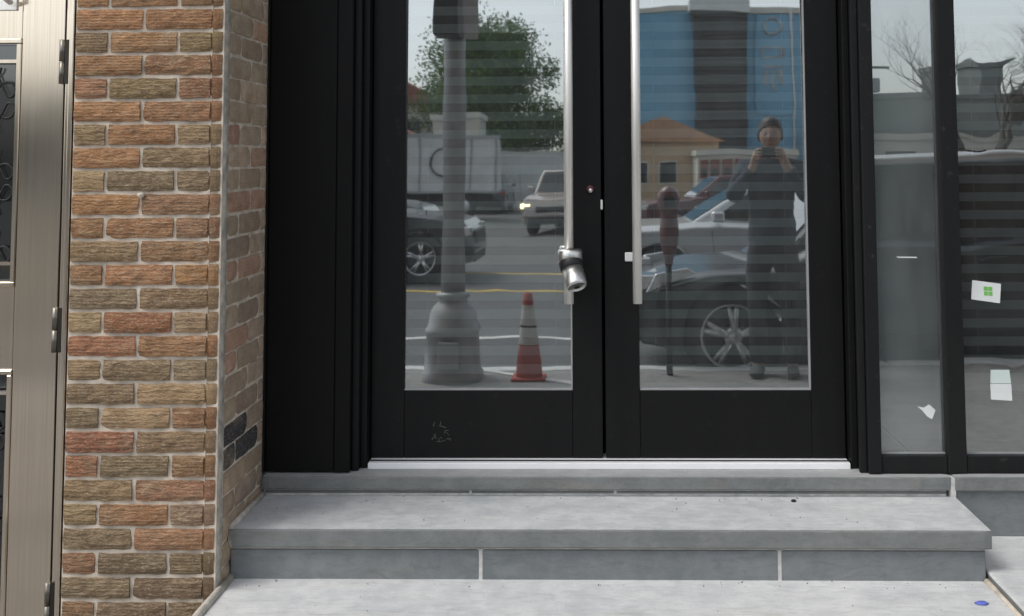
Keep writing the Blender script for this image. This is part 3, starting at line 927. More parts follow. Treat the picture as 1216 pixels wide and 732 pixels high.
def car(loc, rotz, label, paintm, L=4.6, W=1.84, H=1.56, hood=0.96, belt=1.02, wb=2.7, fo=0.9, cowl=1.35, roof0=2.05, roof1=3.75, tail=4.35, deck=1.0, lit=False, suv=True, rail=False, wr=0.35, group='vehicles in the street behind the viewer'):
    """local +x is towards the rear, the nose is at x = 0, z = 0 on the road"""
    root = empty('parked_car' if not lit else 'oncoming_car', (0, 0, 0), label, 'car', group)
    hw = W / 2
    ax_ = [fo, fo + wb]
    ar = wr + 0.05
    # side outline with wheel arches
    pr = [(0.06, 0.30), (0.0, 0.48), (0.03, 0.70), (0.16, hood - 0.10), (0.55, hood - 0.02), (cowl - 0.1, hood + 0.02), (cowl + 0.15, belt)]
    pr += [(tail - 0.25, belt + 0.02), (L - 0.12, deck), (L - 0.03, 0.75), (L, 0.52), (L - 0.06, 0.30)]
    low = []
    for cx in reversed(ax_):
        low.append((cx + ar, 0.24))
        for k in range(9):
            a = PI * (k + 0.5) / 9
            low.append((cx + ar * math.cos(a), max(0.24, wr + ar * math.sin(a))))
        low.append((cx - ar, 0.24))
    poly = pr + low
    mb = MB()
    n = len(poly)
    # five stations across the width: the flanks tuck in at top and bottom
    vs_, f = [], []
    secs = [(-hw, 1), (-hw + 0.10, 0), (hw - 0.10, 0), (hw, 1)]
    for y, edge in secs:
        for (x, z) in poly:
            zz = z
            xx = x
            if edge:
                if z > 0.62: zz = z - 0.055 * min(1, (z - 0.62) / 0.3)
                if x < 0.5: xx = x + 0.16 * (1 - x / 0.5)
                if x > L - 0.45: xx = x - 0.13 * (1 - (L - x) / 0.45)
            vs_.append((xx, y, zz))
    for i in range(len(secs) - 1):
        for k in range(n):
            f.append((i * n + k, i * n + (k + 1) % n, (i + 1) * n + (k + 1) % n, (i + 1) * n + k))
    f.append(tuple(range(n))[::-1]); f.append(tuple(3 * n + k for k in range(n)))
    mb.faces(vs_, f)
    body = mb.build('body', paintm, root, 0.018, 2)
    # cabin
    b = belt - 0.04
    base = [(cowl, hw - 0.07), (tail, hw - 0.09)]
    tw = hw - 0.25
    P = [(cowl, -hw + .09, b), (tail, -hw + .11, b), (tail, hw - .11, b), (cowl, hw - .09, b), (roof0, -tw, H - .035), (roof1, -tw + .03, H - .05), (roof1, tw - .03, H - .05), (roof0, tw, H - .035)]
    rm = (roof0 + roof1) / 2
    mb = MB()
    Q = P + [(rm, -tw, H), (rm, tw, H), ((cowl + tail) / 2, -hw + .06, b), ((cowl + tail) / 2, hw - .06, b)]
    mb.faces(Q, [(4, 8, 9, 7), (8, 5, 6, 9), (0, 10, 8, 4), (10, 1, 5, 8), (3, 7, 9, 11), (11, 9, 6, 2), (0, 4, 7, 3), (1, 2, 6, 5), (0, 3, 11, 2, 1, 10)])
    cab = mb.build('cabin', paintm, root, 0.03, 2)
    def lerp(a, c, t): return Vector(a) + (Vector(c) - Vector(a)) * t
    def pane(c4, inset_u, inset_v, nm, out=0.012):
        a, b2, c, d = [Vector(p) for p in c4]
        nrm = (b2 - a).cross(d - a).normalized()
        def at_(u, v): return lerp(lerp(a, b2, u), lerp(d, c, u), v) + nrm * out
        u0, u1 = inset_u; v0, v1 = inset_v
        m2 = MB()
        pts = [at_(u0, v0), at_(u1, v0), at_(u1, v1), at_(u0, v1)]
        back = [p - nrm * 0.02 for p in pts]
        m2.faces(pts + back, [(0, 1, 2, 3), (7, 6, 5, 4), (0, 4, 5, 1), (1, 5, 6, 2), (2, 6, 7, 3), (3, 7, 4, 0)])
        m2.build(nm, 'auto_glass', cab)
    mid = (cowl + tail) / 2
    for sg in (-1, 1):
        q = [Vector(p) for p in ((cowl, sg * (hw - .09), b), (mid, sg * (hw - .06), b), (rm, sg * tw, H), (roof0, sg * tw, H - .035))]
        q2 = [Vector(p) for p in ((mid, sg * (hw - .06), b), (tail, sg * (hw - .11), b), (roof1, sg * (tw - .03), H - .05), (rm, sg * tw, H))]
        if sg > 0: q = [q[1], q[0], q[3], q[2]]; q2 = [q2[1], q2[0], q2[3], q2[2]]
        pane(q, (0.16, 0.96) if sg < 0 else (0.04, 0.84), (0.12, 0.84), 'side_window')
        pane(q2, (0.04, 0.80) if sg < 0 else (0.20, 0.96), (0.12, 0.84), 'side_window')
    pane([(cowl, hw - .09, b), (cowl, -hw + .09, b), (roof0, -tw, H - .035), (roof0, tw, H - .035)], (0.05, 0.95), (0.10, 0.92), 'windshield')
    pane([(tail, -hw + .11, b), (tail, hw - .11, b), (roof1, tw - .03, H - .05), (roof1, -tw + .03, H - .05)], (0.07, 0.93), (0.15, 0.88), 'rear_window')
    # wheels
    for cx in ax_:
        for sg in (-1, 1):
            y = sg * (hw - 0.115)
            w = MB().lathe([(wr * .66, -0.10), (wr * .92, -0.11), (wr, -0.085), (wr, 0.085), (wr * .92, 0.11), (wr * .66, 0.10)], (cx, y, wr), 'y', 28)
            ty = w.build('wheel', 'tyre', root)
            rm_ = MB()
            yo = y + sg * 0.095
            rm_.lathe([(wr * .67, -0.02), (wr * .69, 0.0), (wr * .63, 0.012 * sg), (wr * .60, -0.03 * sg)], (cx, yo, wr), 'y', 28)
            for s5 in range(5):
                a = 2 * PI * s5 / 5 + 0.3
                for da in (-0.13, 0.13):
                    p0_ = Vector((cx + 0.05 * math.cos(a), yo - sg * 0.0, wr + 0.05 * math.sin(a)))
                    p1_ = Vector((cx + wr * .62 * math.cos(a + da), yo - sg * 0.01, wr + wr * .62 * math.sin(a + da)))
                    rm_.tube([p0_, p1_], [0.026, 0.017], 6)
            rm_.lathe([(0.0, 0.015 * sg), (0.06, 0.010 * sg), (0.07, -0.02 * sg)], (cx, yo, wr), 'y', 14)
            rm_.build('rim', 'rim', ty)
            MB().lathe([(0.0, -0.05 * sg), (wr * .60, -0.05 * sg)], (cx, yo, wr), 'y', 20).build('brake_disc', 'trim_black', ty)
    mb = MB()
    for sg in (-1, 1):
        mb.box(fo + ar + .02, fo + wb - ar - .02, sg * hw - 0.012, sg * hw + 0.012, 0.235, 0.34)
    mb.build('sill_trim', 'trim_black', root, 0.006, 1)
    for sg in (-1, 1):
        MB().prism([(0.085, 0.66), (0.20, 0.70), (0.46, 0.80), (0.40, 0.84), (0.16, 0.80)], sg * (hw - 0.03) - 0.03, sg * (hw - 0.03) + 0.012, 'xz').build('headlight', 'head_lit' if lit else 'head_lens', root, 0.006, 1)
        MB().box(0.045, 0.20, sg * (hw - .16) - 0.16, sg * (hw - .16) + 0.10, 0.68, 0.79).build('headlight', 'head_lit' if lit else 'head_lens', root, 0.01, 1)
        MB().box(L - 0.16, L - 0.045, sg * (hw - .14) - 0.11, sg * (hw - .14) + 0.11, 0.72, 0.88).build('tail_light', 'tail_lens', root, 0.01, 1)
        m2 = MB().box(cowl + 0.28, cowl + 0.42, sg * (hw + 0.08) - 0.08, sg * (hw + 0.08) + 0.08, belt, belt + 0.13)
        m2.box(cowl + 0.33, cowl + 0.38, sg * (hw - 0.02) - 0.05, sg * (hw - 0.02) + 0.05, belt - 0.01, belt + 0.04)
        m2.build('mirror', paintm, root, 0.02, 1)
        for hxx in (mid - 0.22, tail - 0.55):
            MB().box(hxx - 0.09, hxx + 0.09, sg * (hw + .004) - 0.012, sg * (hw + .004) + 0.012, belt - 0.16, belt - 0.13).build('door_handle', paintm, root, 0.006, 1)
        m3 = MB()
        for sx in (cowl + 0.30, mid + 0.02, tail - 0.42):
            m3.box(sx - .004, sx + .004, sg * (hw + .0005) - 0.003, sg * (hw + .0005) + 0.003, 0.36, belt - 0.09)
        m3.build('door_seam', 'trim_black', root)
    MB().box(-0.008, 0.10, -hw + .42, hw - .42, 0.56, 0.73).build('grille', 'trim_black', root, 0.01, 1)
    MB().box(0.01, 0.12, -hw + .22, hw - .22, 0.30, 0.44).build('bumper_intake', 'trim_black', root, 0.01, 1)
    MB().box(L - 0.12, L + 0.012, -hw + .25, hw - .25, 0.30, 0.42).build('bumper_trim', 'trim_black', root, 0.01, 1)
    if rail:
        for sg in (-1, 1):
            MB().tube([(cowl + 0.12, sg * (hw - 0.12), belt + 0.06), ((cowl + roof0) / 2 + .1, sg * (hw - .19), (belt + H) / 2 + .04), (roof0 + 0.05, sg * (tw + 0.02), H - 0.045), (rm, sg * (tw + 0.02), H - 0.012), (roof1, sg * (tw - 0.01), H - 0.05), (tail - 0.1, sg * (hw - 0.17), belt + 0.1)], [0.010, 0.016, 0.034, 0.042, 0.038, 0.012], 10).build('roof_rail', 'paint_silver', root)
    root.location = loc
    root.rotation_euler = (0, 0, rotz)
    return root

RZ = -0.15
car((0.27, -4.36, RZ), 0, 'near black car parked at the curb mirrored in the right door', 'paint_black', L=4.7, H=1.575, hood=0.83, belt=0.98, fo=0.72, cowl=1.12, roof0=1.68, roof1=4.0, tail=4.4, rail=True)
car((-0.10, -8.95, RZ), 0, 'silver sedan passing beyond the parked black car mirrored in right door', 'paint_silver', L=4.7, W=1.82, H=1.42, hood=0.92, belt=0.95, wb=2.75, cowl=1.2, roof0=2.0, roof1=3.2, tail=4.05, deck=1.0)
car((-1.68, -11.3, RZ), PI, 'dark navy car with large alloy wheels mirrored low in the left door', 'paint_navy', L=4.7, H=1.62, hood=0.97, belt=1.05, fo=0.80, wb=2.75, wr=0.36)
car((-3.3, -17.2, RZ), PI, 'dark grey car behind the navy car mirrored in the left door', 'paint_grey', L=4.8, H=1.66, hood=1.0, belt=1.08)
car((-1.05, -21.6, RZ), R(-76), 'pale gold car with lit yellow headlights mirrored in the left door', 'paint_gold', L=4.5, W=1.85, H=1.70, hood=1.04, belt=1.10, cowl=1.0, roof0=1.45, roof1=3.95, tail=4.3, lit=True)
car((0.9, -20.6, RZ), R(-6), 'dark maroon car far behind the silver sedan mirrored in right door', 'paint_maroon', L=4.8, H=1.5, hood=0.95, belt=1.0)
car((-4.4, -40.5, RZ), R(90), 'dark car parked against the long pale wall across the street', 'paint_black', L=4.6, H=1.6)

# box truck
M['truck_white'] = plain('truck_white_panel', (0.60, 0.60, 0.585, 1), 0.5, var=0.15, scale=1.2)
M['truck_grey'] = plain('truck_grey_trim', (0.30, 0.31, 0.31, 1), 0.5)
tk = empty('box_truck', (0, 0, 0), 'white delivery box truck across the street mirrored behind the pole', 'truck')
MB().box(0, 6.2, -1.2, 1.2, 0.95, 2.95).build('cargo_box', 'truck_white', tk, 0.02, 1)
mb = MB()
for i in range(8): mb.box(0.1 + i * 0.86, 0.16 + i * 0.86, -1.225, 1.225, 0.98, 2.92)
mb.box(-0.03, 6.23, -1.235, 1.235, 0.93, 1.03); mb.box(-0.03, 6.23, -1.235, 1.235, 2.86, 2.97)
mb.build('box_rib', 'truck_grey', tk)
mb = MB()
for z in (1.05, 1.5, 1.95, 2.4): mb.box(-0.045, -0.005, -1.1, 1.1, z, z + .42)
mb.build('roll_door', 'truck_white', tk, 0.01, 1)
MB().prism([(6.3, 0.55), (6.3, 2.5), (7.2, 2.5), (7.7, 1.65), (8.3, 1.5), (8.4, 0.55)], -1.05, 1.05, 'xz').build('cab', 'truck_white', tk, 0.05, 2)
MB().prism([(6.6, 1.65), (6.6, 2.3), (7.15, 2.3), (7.5, 1.65)], -1.07, 1.07, 'xz').build('cab_window', 'auto_glass', tk)
for sg in (-1, 1):
    MB().lathe([(0.52, -0.02), (0.46, -0.02), (0.46, 0.02), (0.52, 0.02), (0.52, -0.02)], (1.9, sg * 1.235, 2.0), 'y', 28).build('ring_emblem', 'trim_black', tk)
for cx in (1.2, 7.2):
    for sg in (-1, 1):
        w = MB().lathe([(0.26, -.14), (0.44, -.14), (0.46, -.1), (0.46, .1), (0.44, .14), (0.26, .14)], (cx, sg * 0.98, 0.46), 'y', 24).build('wheel', 'tyre', tk)
        MB().lathe([(0, .12 * sg), (0.1, .13 * sg), (0.27, .09 * sg)], (cx, sg * 0.98, 0.46), 'y', 16).build('rim', 'rim', w)
boxo('chassis', (0.1, 8.0, -0.5, 0.5, 0.5, 0.94), 'trim_black', tk)
tk.location = (-3.45, -31.4, RZ); tk.rotation_euler = (0, 0, R(166))

# street lamp pole with its cast base
M['galv'] = plain('galvanised_grey', (0.36, 0.375, 0.39, 1), 0.5, 0.25, var=0.1)
M['cast_grey'] = plain('grey_cast_base', (0.33, 0.335, 0.345, 1), 0.45, 0.2, var=0.15)
M['sign_dark'] = plain('dark_signal_housing', (0.03, 0.03, 0.034, 1), 0.5)
M['sign_pale'] = plain('sign_back_pale', (0.45, 0.42, 0.42, 1), 0.5)
PX, PY = -0.965, -3.03
po = empty('lamp_post', (PX, PY, 0), 'grey lamp post with flared cast base at the curb', 'lamp post')
mb = MB()
def ring8(r, z, k=1.0): return [(PX + r * (abs(math.cos(a)) ** k) * (1 if math.cos(a) >= 0 else -1), PY + r * (abs(math.sin(a)) ** k) * (1 if math.sin(a) >= 0 else -1), z) for a in [2 * PI * i / 24 for i in range(24)]]
prof = [(0.225, 0.0, .55), (0.225, 0.04, .55), (0.205, 0.06, .55), (0.190, 0.30, .6), (0.205, 0.315, .65), (0.205, 0.335, .7), (0.185, 0.36, .9), (0.178, 0.42, 1), (0.150, 0.47, 1), (0.115, 0.50, 1), (0.100, 0.53, 1), (0.125, 0.54, 1), (0.125, 0.565, 1), (0.085, 0.575, 1)]
rings = [ring8(p[0] * 0.90, p[1], p[2]) for p in prof]
vs_ = [v for r in rings for v in r]
f = [(i * 24 + k, i * 24 + (k + 1) % 24, (i + 1) * 24 + (k + 1) % 24, (i + 1) * 24 + k) for i in range(len(rings) - 1) for k in range(24)]
mb.faces(vs_, f, 0, True)
bs = mb.build('cast_base', 'cast_grey', po)
boxo('hand_hole_cover', (PX - 0.07, PX + 0.07, PY + 0.190, PY + 0.212, 0.09, 0.27), 'galv', bs, 0.008)
MB().tube([(PX, PY, 0.55), (PX, PY, 2.4), (PX, PY, 7.4)], [0.082, 0.078, 0.055], 20).build('pole', 'galv', po)
MB().tube([(PX, PY, 7.3), (PX, PY - 0.5, 7.8), (PX, PY - 2.0, 8.0)], [0.045, 0.04, 0.035], 12).build('lamp_arm', 'galv', po)
MB().prism([(PY - 2.6, 7.95), (PY - 2.6, 8.02), (PY - 2.3, 8.1), (PY - 1.9, 8.08), (PY - 1.9, 7.95)], PX - 0.14, PX + 0.14, 'yz').build('lamp_head', 'galv', po, 0.02)
sg_ = empty('signal_box', (PX, PY, 2.29), 'dark signal housing with pale side plate on the lamp post', 'signal')
MB().box(PX - 0.10, PX + 0.075, PY + 0.085, PY + 0.30, 2.30, 2.85).build('housing', 'sign_dark', sg_, 0.012)
MB().prism([(PX + 0.078, PY + 0.09), (PX + 0.165, PY + 0.02), (PX + 0.168, PY + 0.03), (PX + 0.082, PY + 0.10)], 2.31, 2.85, 'xy').build('side_plate', 'sign_pale', sg_)

# traffic cone
M['cone_orange'] = plain('faded_orange_plastic', (0.40, 0.060, 0.040, 1), 0.65, var=0.12)
M['cone_white'] = plain('dirty_white_band', (0.58, 0.57, 0.54, 1), 0.6, var=0.15)
cn = empty('traffic_cone', (-0.45, -3.0, 0), 'tall orange traffic cone with grey white bands beside the lamp post', 'traffic cone')
boxo('base_plate', (-0.56, -0.34, -3.11, -2.89, 0.0, 0.02), 'cone_orange', cn, 0.012)
def cr(z): return 0.084 - 0.062 * (z - .035) / .60
for nm, z0, z1, m, e in (('cone_skirt', 0.022, 0.23, 'cone_orange', 0), ('white_band', 0.2305, 0.34, 'cone_white', 0.002), ('dark_band', 0.3405, 0.355, 'trim_black', 0.003), ('white_band', 0.3555, 0.49, 'cone_white', 0.002), ('cone_tip', 0.4905, 0.565, 'cone_orange', 0)):
    MB().lathe([(cr(z0) + e, z0), (cr(z1) + e, z1)] + ([(0.012, z1 + .004)] if nm == 'cone_tip' else []), (-0.45, -3.0, 0), 'z', 24).build(nm, m, cn)

# maroon meter on a thin post
mt = empty('parking_meter', (0.51, -3.12, 0), 'dark maroon meter head on a thin post mirrored in right door', 'parking meter')
M['meter'] = plain('maroon_enamel', (0.12, 0.03, 0.036, 1), 0.4, coat=0.3)
MB().tube([(0.51, -3.12, 0), (0.51, -3.12, 0.80)], 0.022, 12).build('post', 'trim_black', mt)
MB().lathe([(0.0, 0.70), (0.028, 0.70), (0.036, 0.76), (0.062, 0.84), (0.068, 0.93), (0.060, 1.0), (0.052, 1.04), (0.064, 1.07), (0.078, 1.14), (0.070, 1.19), (0.045, 1.23), (0.0, 1.25)], (0.51, -3.12, 0.04), 'z', 22).build('meter_head', 'meter', mt)
boxo('display_window', (0.475, 0.545, -3.055, -3.038, 1.14, 1.21), 'auto_glass', mt, 0.006)

# ------------------------------------------------------------------ far side: walls, houses, trees
M['white_wall'] = plain('pale_painted_wall', (0.68, 0.70, 0.69, 1), 0.85, var=0.12, scale=0.6)
M['siding_blue'] = plain('blue_metal_cladding', (0.17, 0.40, 0.58, 1), 0.5, var=0.12, scale=0.8)
M['louvre'] = plain('dark_louvre', (0.055, 0.055, 0.06, 1), 0.6, var=0.3, scale=1.5)
M['tan'] = plain('tan_stucco', (0.50, 0.36, 0.23, 1), 0.85, var=0.12, scale=1)
M['tan_roof'] = plain('orange_tile_roof', (0.42, 0.24, 0.14, 1), 0.8, var=0.2, scale=2)
M['brick_far'] = plain('far_red_brick', (0.30, 0.12, 0.09, 1), 0.85, var=0.2, scale=3)
M['cream'] = plain('cream_wall', (0.58, 0.55, 0.48, 1), 0.85, var=0.1, scale=1)
M['grey_wall'] = plain('grey_block_wall', (0.16, 0.175, 0.17, 1), 0.85, var=0.15, scale=1)
M['win_far'] = plain('far_window_glass', (0.02, 0.023, 0.028, 1), 0.1)
M['red_paint'] = plain('red_brown_paint', (0.22, 0.075, 0.055, 1), 0.7)

lw = empty('boundary_wall', (-2, -44, RZ), 'long pale painted wall across the street', 'wall')
for i in range(18):
    boxo('wall_panel', (-20 + i * 1.65, -20 + (i + 1) * 1.65 - 0.015, -44.3, -44.05, RZ, 2.50), 'white_wall', lw)
boxo('coping', (-20, 9.7, -44.35, -44.0, 2.5, 2.58), 'cream', lw)

bb = empty('blue_building', (6, -42, RZ), 'blue metal clad building with dark louvred bay across the street', 'building')
for i in range(11):
    boxo('cladding_panel', (1.2 + i * 0.78, 1.2 + (i + 1) * 0.78 - 0.005, -48, -42.0, RZ, 8.8), 'siding_blue', bb)
boxo('roof_cap', (1.1, 9.85, -48, -41.9, 8.81, 9.05), 'cream', bb)
boxo('bay_wall', (4.55, 6.85, -41.95, -41.2, RZ, 8.70), 'louvre', bb)
for i in range(34):
    boxo('louvre_blade', (4.58, 6.82, -41.28, -41.10, 0.4 + i * 0.245, 0.4 + i * 0.245 + 0.10), 'louvre', bb)
boxo('bay_cap', (4.45, 6.95, -42.0, -41.05, 8.705, 9.2), 'white_wall', bb)
bn = empty('hanging_banner', (8.2, -41.8, 4.2), 'tall blue banner with pale graphic on the blue building', 'banner')
boxo('banner_sheet', (7.35, 8.98, -41.93, -41.90, 4.1, 8.75), 'siding_blue', bn)
M['banner_pale'] = plain('pale_banner_print', (0.33, 0.38, 0.41, 1), 0.7, var=0.35, scale=3)
MB().lathe([(0.52, 0), (0.36, 0), (0.36, 0.02), (0.52, 0.02), (0.52, 0)], (8.15, -41.89, 8.15), 'y', 24).build('ring_print', 'banner_pale', bn)
for (a, b, c, d) in ((7.6, 8.7, 7.05, 7.16), (7.6, 8.7, 6.6, 6.7), (7.6, 7.75, 6.71, 7.04), (8.5, 8.7, 6.71, 7.04), (7.7, 8.6, 6.2, 6.32), (7.75, 7.95, 5.3, 6.1), (8.1, 8.25, 5.1, 6.1), (8.4, 8.62, 5.4, 6.15)):
    boxo('banner_print', (a, b, -41.895, -41.875, c, d), 'banner_pale', bn)
mb = MB(); mb.box(9.0, 9.09, -41.95, -41.85, 2.5, 9.0)
mb.build('banner_rail', 'white_wall', bn)

def house(name, label, x0, x1, y0, y1, h, wallm, roof=None, rh=1.4, wins=(), cat='house'):
    t = empty(name, ((x0 + x1) / 2, y1, RZ), label, cat)
    w = boxo('wall', (x0, x1, y0, y1, RZ, h), wallm, t)
    if roof:
        ym = (x0 + x1) / 2
        mb = MB().prism([(x0 - .25, h + .005), (ym, h + rh), (x1 + .25, h + .005)], y0 - .2, y1 + .25, 'xz')
        mb.build('roof', roof, t)
    else:
        boxo('parapet', (x0 - .08, x1 + .08, y0 - .08, y1 + .08, h + .003, h + .22), wallm, t)
    for (a, b, c, d) in wins:
        f = MB().box(a - .07, b + .07, y1 + 0.01, y1 + 0.05, c - .07, d + .07).build('window', 'cream', t)
        boxo('pane', (a, b, y1 + .052, y1 + .07, c, d), 'win_far', f)
    return t
house('brick_house', 'red brick house with pitched roof beside the big green tree', -14.5, -8.1, -56, -48.5, 5.2, 'cream', 'brick_far', 1.9, [(-9.8, -9.0, 3.2, 4.4), (-12, -11.2, 3.2, 4.4)])
house('red_roof_shed', 'low shed with red roof in front of the brick house', -13.5, -7.7, -47, -43.2, 3.0, 'cream', 'brick_far', 1.3, [(-9.5, -8.7, 1.2, 2.2)], 'shed')
house('cream_block', 'small cream coloured block building behind the box truck', -7.2, -5.1, -43.6, -40.8, 3.95, 'cream', None, 0, [(-6.6, -6.0, 2.2, 3.2)], 'building')
house('tan_house', 'tan house with orange tiled gable roof below the blue building', 0.6, 5.0, -40.5, -36.6, 2.75, 'tan', 'tan_roof', 1.05, [(1.5, 2.1, 1.1, 1.9), (2.6, 3.2, 1.1, 1.9)])
house('small_shop', 'low shop with row of red brown windows beside the tan house', 3.9, 7.6, -36.5, -34.4, 2.15, 'cream', None, 0, [], 'shop')
sp_ = [o for o in bpy.data.objects if o.name.startswith('small_shop')][0]
for i in range(8):
    f = boxo('window', (4.0 + i * .44, 4.34 + i * .44, -34.38, -34.32, 1.25, 1.95), 'red_paint', sp_)
    boxo('pane', (4.06 + i * .44, 4.28 + i * .44, -34.315, -34.30, 1.32, 1.6), 'win_far', f)
house('grey_warehouse', 'long low grey warehouse mirrored in the shop window', 10.1, 40, -48, -36, 3.60, 'grey_wall', None, 0, [], 'warehouse')
house('rooftop_hut', 'grey rooftop hut on the warehouse roof', 16.9, 18.0, -43, -40.5, 5.35, 'grey_wall', None, 0, [], 'hut')
house('chimney_block', 'tall narrow chimney block on the warehouse roof', 14.75, 15.25, -42, -40.5, 5.15, 'grey_wall', None, 0, [], 'chimney')
house('pale_annex', 'pale low annex in front of the grey warehouse', 9.5, 30, -35.5, -33, 2.0, 'cream', None, 0, [(10.5 + i * 2.6, 11.6 + i * 2.6, 0.8, 1.6) for i in range(7)], 'building')
house('opposite_block', 'plain grey building at the left end of the far street', -60, -16, -60, -46, 5.0, 'grey_wall', None, 0, [(-58 + i * 3.0, -56.6 + i * 3.0, 1.5, 3.4) for i in range(13)], 'building')

# leafy tree
M['leaf_a'] = m_leaf('spring_leaves', (0.08, 0.14, 0.035, 1), (0.15, 0.22, 0.06, 1))
M['leaf_b'] = m_leaf('dark_leaves', (0.05, 0.095, 0.03, 1), (0.09, 0.15, 0.045, 1))
M['bark'] = plain('tree_bark', (0.085, 0.07, 0.055, 1), 0.95, var=0.3, bump=0.6)
def leafy(loc, h, rx, label, seed, n=42000, ls=0.17):
    rnd = random.Random(seed)
    t = empty('leafy_tree', loc, label, 'tree')
    L = Vector(loc)
    mb = MB().tube([L, L + Vector((0.1, 0, h * .25)), L + Vector((0, .1, h * .55)), L + Vector((0.1, 0, h * .85))], [0.32, 0.25, 0.16, 0.05], 10)
    cl = []
    for i in range(74):
        zf = rnd.uniform(0.20, 0.98)
        wid = rx * (1.0 - 0.75 * max(0, (zf - 0.45) / 0.55) ** 1.5) * (0.75 if zf < .35 else 1)
        a = rnd.uniform(0, 2 * PI); d = wid * math.sqrt(rnd.uniform(0.05, 1)) * .8
        p = L + Vector((d * math.cos(a), d * math.sin(a), h * zf))
        cl.append((p, rnd.uniform(0.5, 1.1) * rx * 0.31))
        mb.tube([L + Vector((0, 0, h * zf * .55)), (L + Vector((0, 0, h * zf * .8))) * .5 + p * .5, p], [0.09, 0.05, 0.015], 6)
    mb.build('trunk', 'bark', t)
    for nm, m in (('crown', 'leaf_a'), ('crown_dark_leaves', 'leaf_b')):  # second set: darker green leaves mixed at random through the whole crown
        mc = MB()
        for i in range(n // 2):
            c, r = rnd.choice(cl)
            u = Vector((rnd.gauss(0, 1), rnd.gauss(0, 1), rnd.gauss(0, .8))).normalized() * r * rnd.uniform(.35, 1.12)
            p = c + u
            d1 = Vector((rnd.gauss(0, 1), rnd.gauss(0, 1), rnd.gauss(0, 1))).normalized()
            d2 = d1.orthogonal().normalized()
            s_ = ls * rnd.uniform(.6, 1.3)
            mc.face([p - d1 * s_ * .6, p + d2 * s_ * .35, p + d1 * s_ * .6, p - d2 * s_ * .35])
        mc.build(nm, m, t, recalc=False)
    return t
leafy((-5.8, -51, RZ), 9.4, 6.0, 'big spring green leafy tree beyond the pale wall', 5)

def bare(loc, h, label, seed):
    rnd = random.Random(seed)
    t = empty('bare_tree', loc, label, 'tree')
    mb = MB(); mt2 = MB()
    def grow(p, d, ln, r, lev):
        pts, rad = [p], [r]
        q = p; dd = d.copy()
        for i in range(4):
            dd = (dd + Vector((rnd.uniform(-.22, .22), rnd.uniform(-.22, .22), rnd.uniform(-.06, .14)))).normalized()
            q = q + dd * ln / 4
            pts.append(q); rad.append(r * (1 - .16 * (i + 1)))
        (mb if lev < 2 else mt2).tube(pts, rad, 8 if lev < 2 else 5)
        if lev < 4:
            for i in range(4 if lev else 5):
                k = rnd.choice([2, 3, 4, 4])
                a = rnd.uniform(0, 2 * PI)
                nd = (dd * rnd.uniform(.5, 1.0) + Vector((math.cos(a), math.sin(a), rnd.uniform(-.1, .7))) * .75).normalized()
                grow(pts[k], nd, ln * rnd.uniform(.55, .75), rad[k] * .62, lev + 1)
    grow(Vector(loc), Vector((0, 0, 1)), h * .40, 0.23, 0)
    mb.build('trunk', 'bark', t)
    mt2.build('branches', 'bark', t)
bare((12.4, -31, RZ), 8.2, 'bare tree left of the warehouse hut mirrored in narrow pane', 3)
bare((14.2, -31.5, RZ), 8.6, 'bare tree with curling boughs mirrored in the wide pane', 9)
bare((15.6, -30.5, RZ), 9.6, 'bare tree farthest right mirrored in the wide pane', 14)

# utility pole with cross arm in front of the warehouse
up2 = empty('utility_pole', (11.4, -34, RZ), 'grey utility pole with cross arm beside the bare trees', 'utility pole')
MB().tube([(9.72, -32.5, RZ), (9.72, -32.5, 6.0)], [0.14, 0.1], 10).build('pole', 'bark', up2)
boxo('cross_arm', (8.9, 10.55, -32.56, -32.44, 4.55, 4.63), 'bark', up2)
boxo('transformer', (9.85, 10.2, -32.75, -32.4, 3.65, 4.2), 'galv', up2, 0.05)

# ------------------------------------------------------------------ people on the sidewalk behind the viewer
def skin_mesh(chains, sub=2):
    """chains: lists of (point, radius); later chains may start at an index of an earlier vertex: ('at', i)"""
    vs_, es, rad = [], [], []
    ids = {}
    for ch in chains:
        prev = None
        for p in ch:
            if isinstance(p, str):
                prev = ids[p]; continue
            key = None
            if len(p) == 3: pt, r, key = p
            else: pt, r = p
            vs_.append(pt); rad.append(r)
            if prev is not None: es.append((prev, len(vs_) - 1))
            prev = len(vs_) - 1
            if key: ids[key] = prev
    me = bpy.data.meshes.new('skin_base')
    me.from_pydata(vs_, es, [])
    o = bpy.data.objects.new('skin_base', me)
    COL.objects.link(o)
    o.modifiers.new('skin', 'SKIN').use_smooth_shade = True
    for i, r in enumerate(rad):
        rr = r if hasattr(r, '__len__') else (r, r)
        me.skin_vertices[0].data[i].radius = rr
    me.skin_vertices[0].data[0].use_root = True
    md = o.modifiers.new('sub', 'SUBSURF'); md.levels = sub; md.render_levels = sub
    dg = bpy.context.evaluated_depsgraph_get()
    dg.update()
    out = bpy.data.meshes.new_from_object(o.evaluated_get(dg))
    bpy.data.objects.remove(o)
    return out

def mesh_data(me):
    return [v.co.copy() for v in me.vertices], [list(p.vertices) for p in me.polygons]

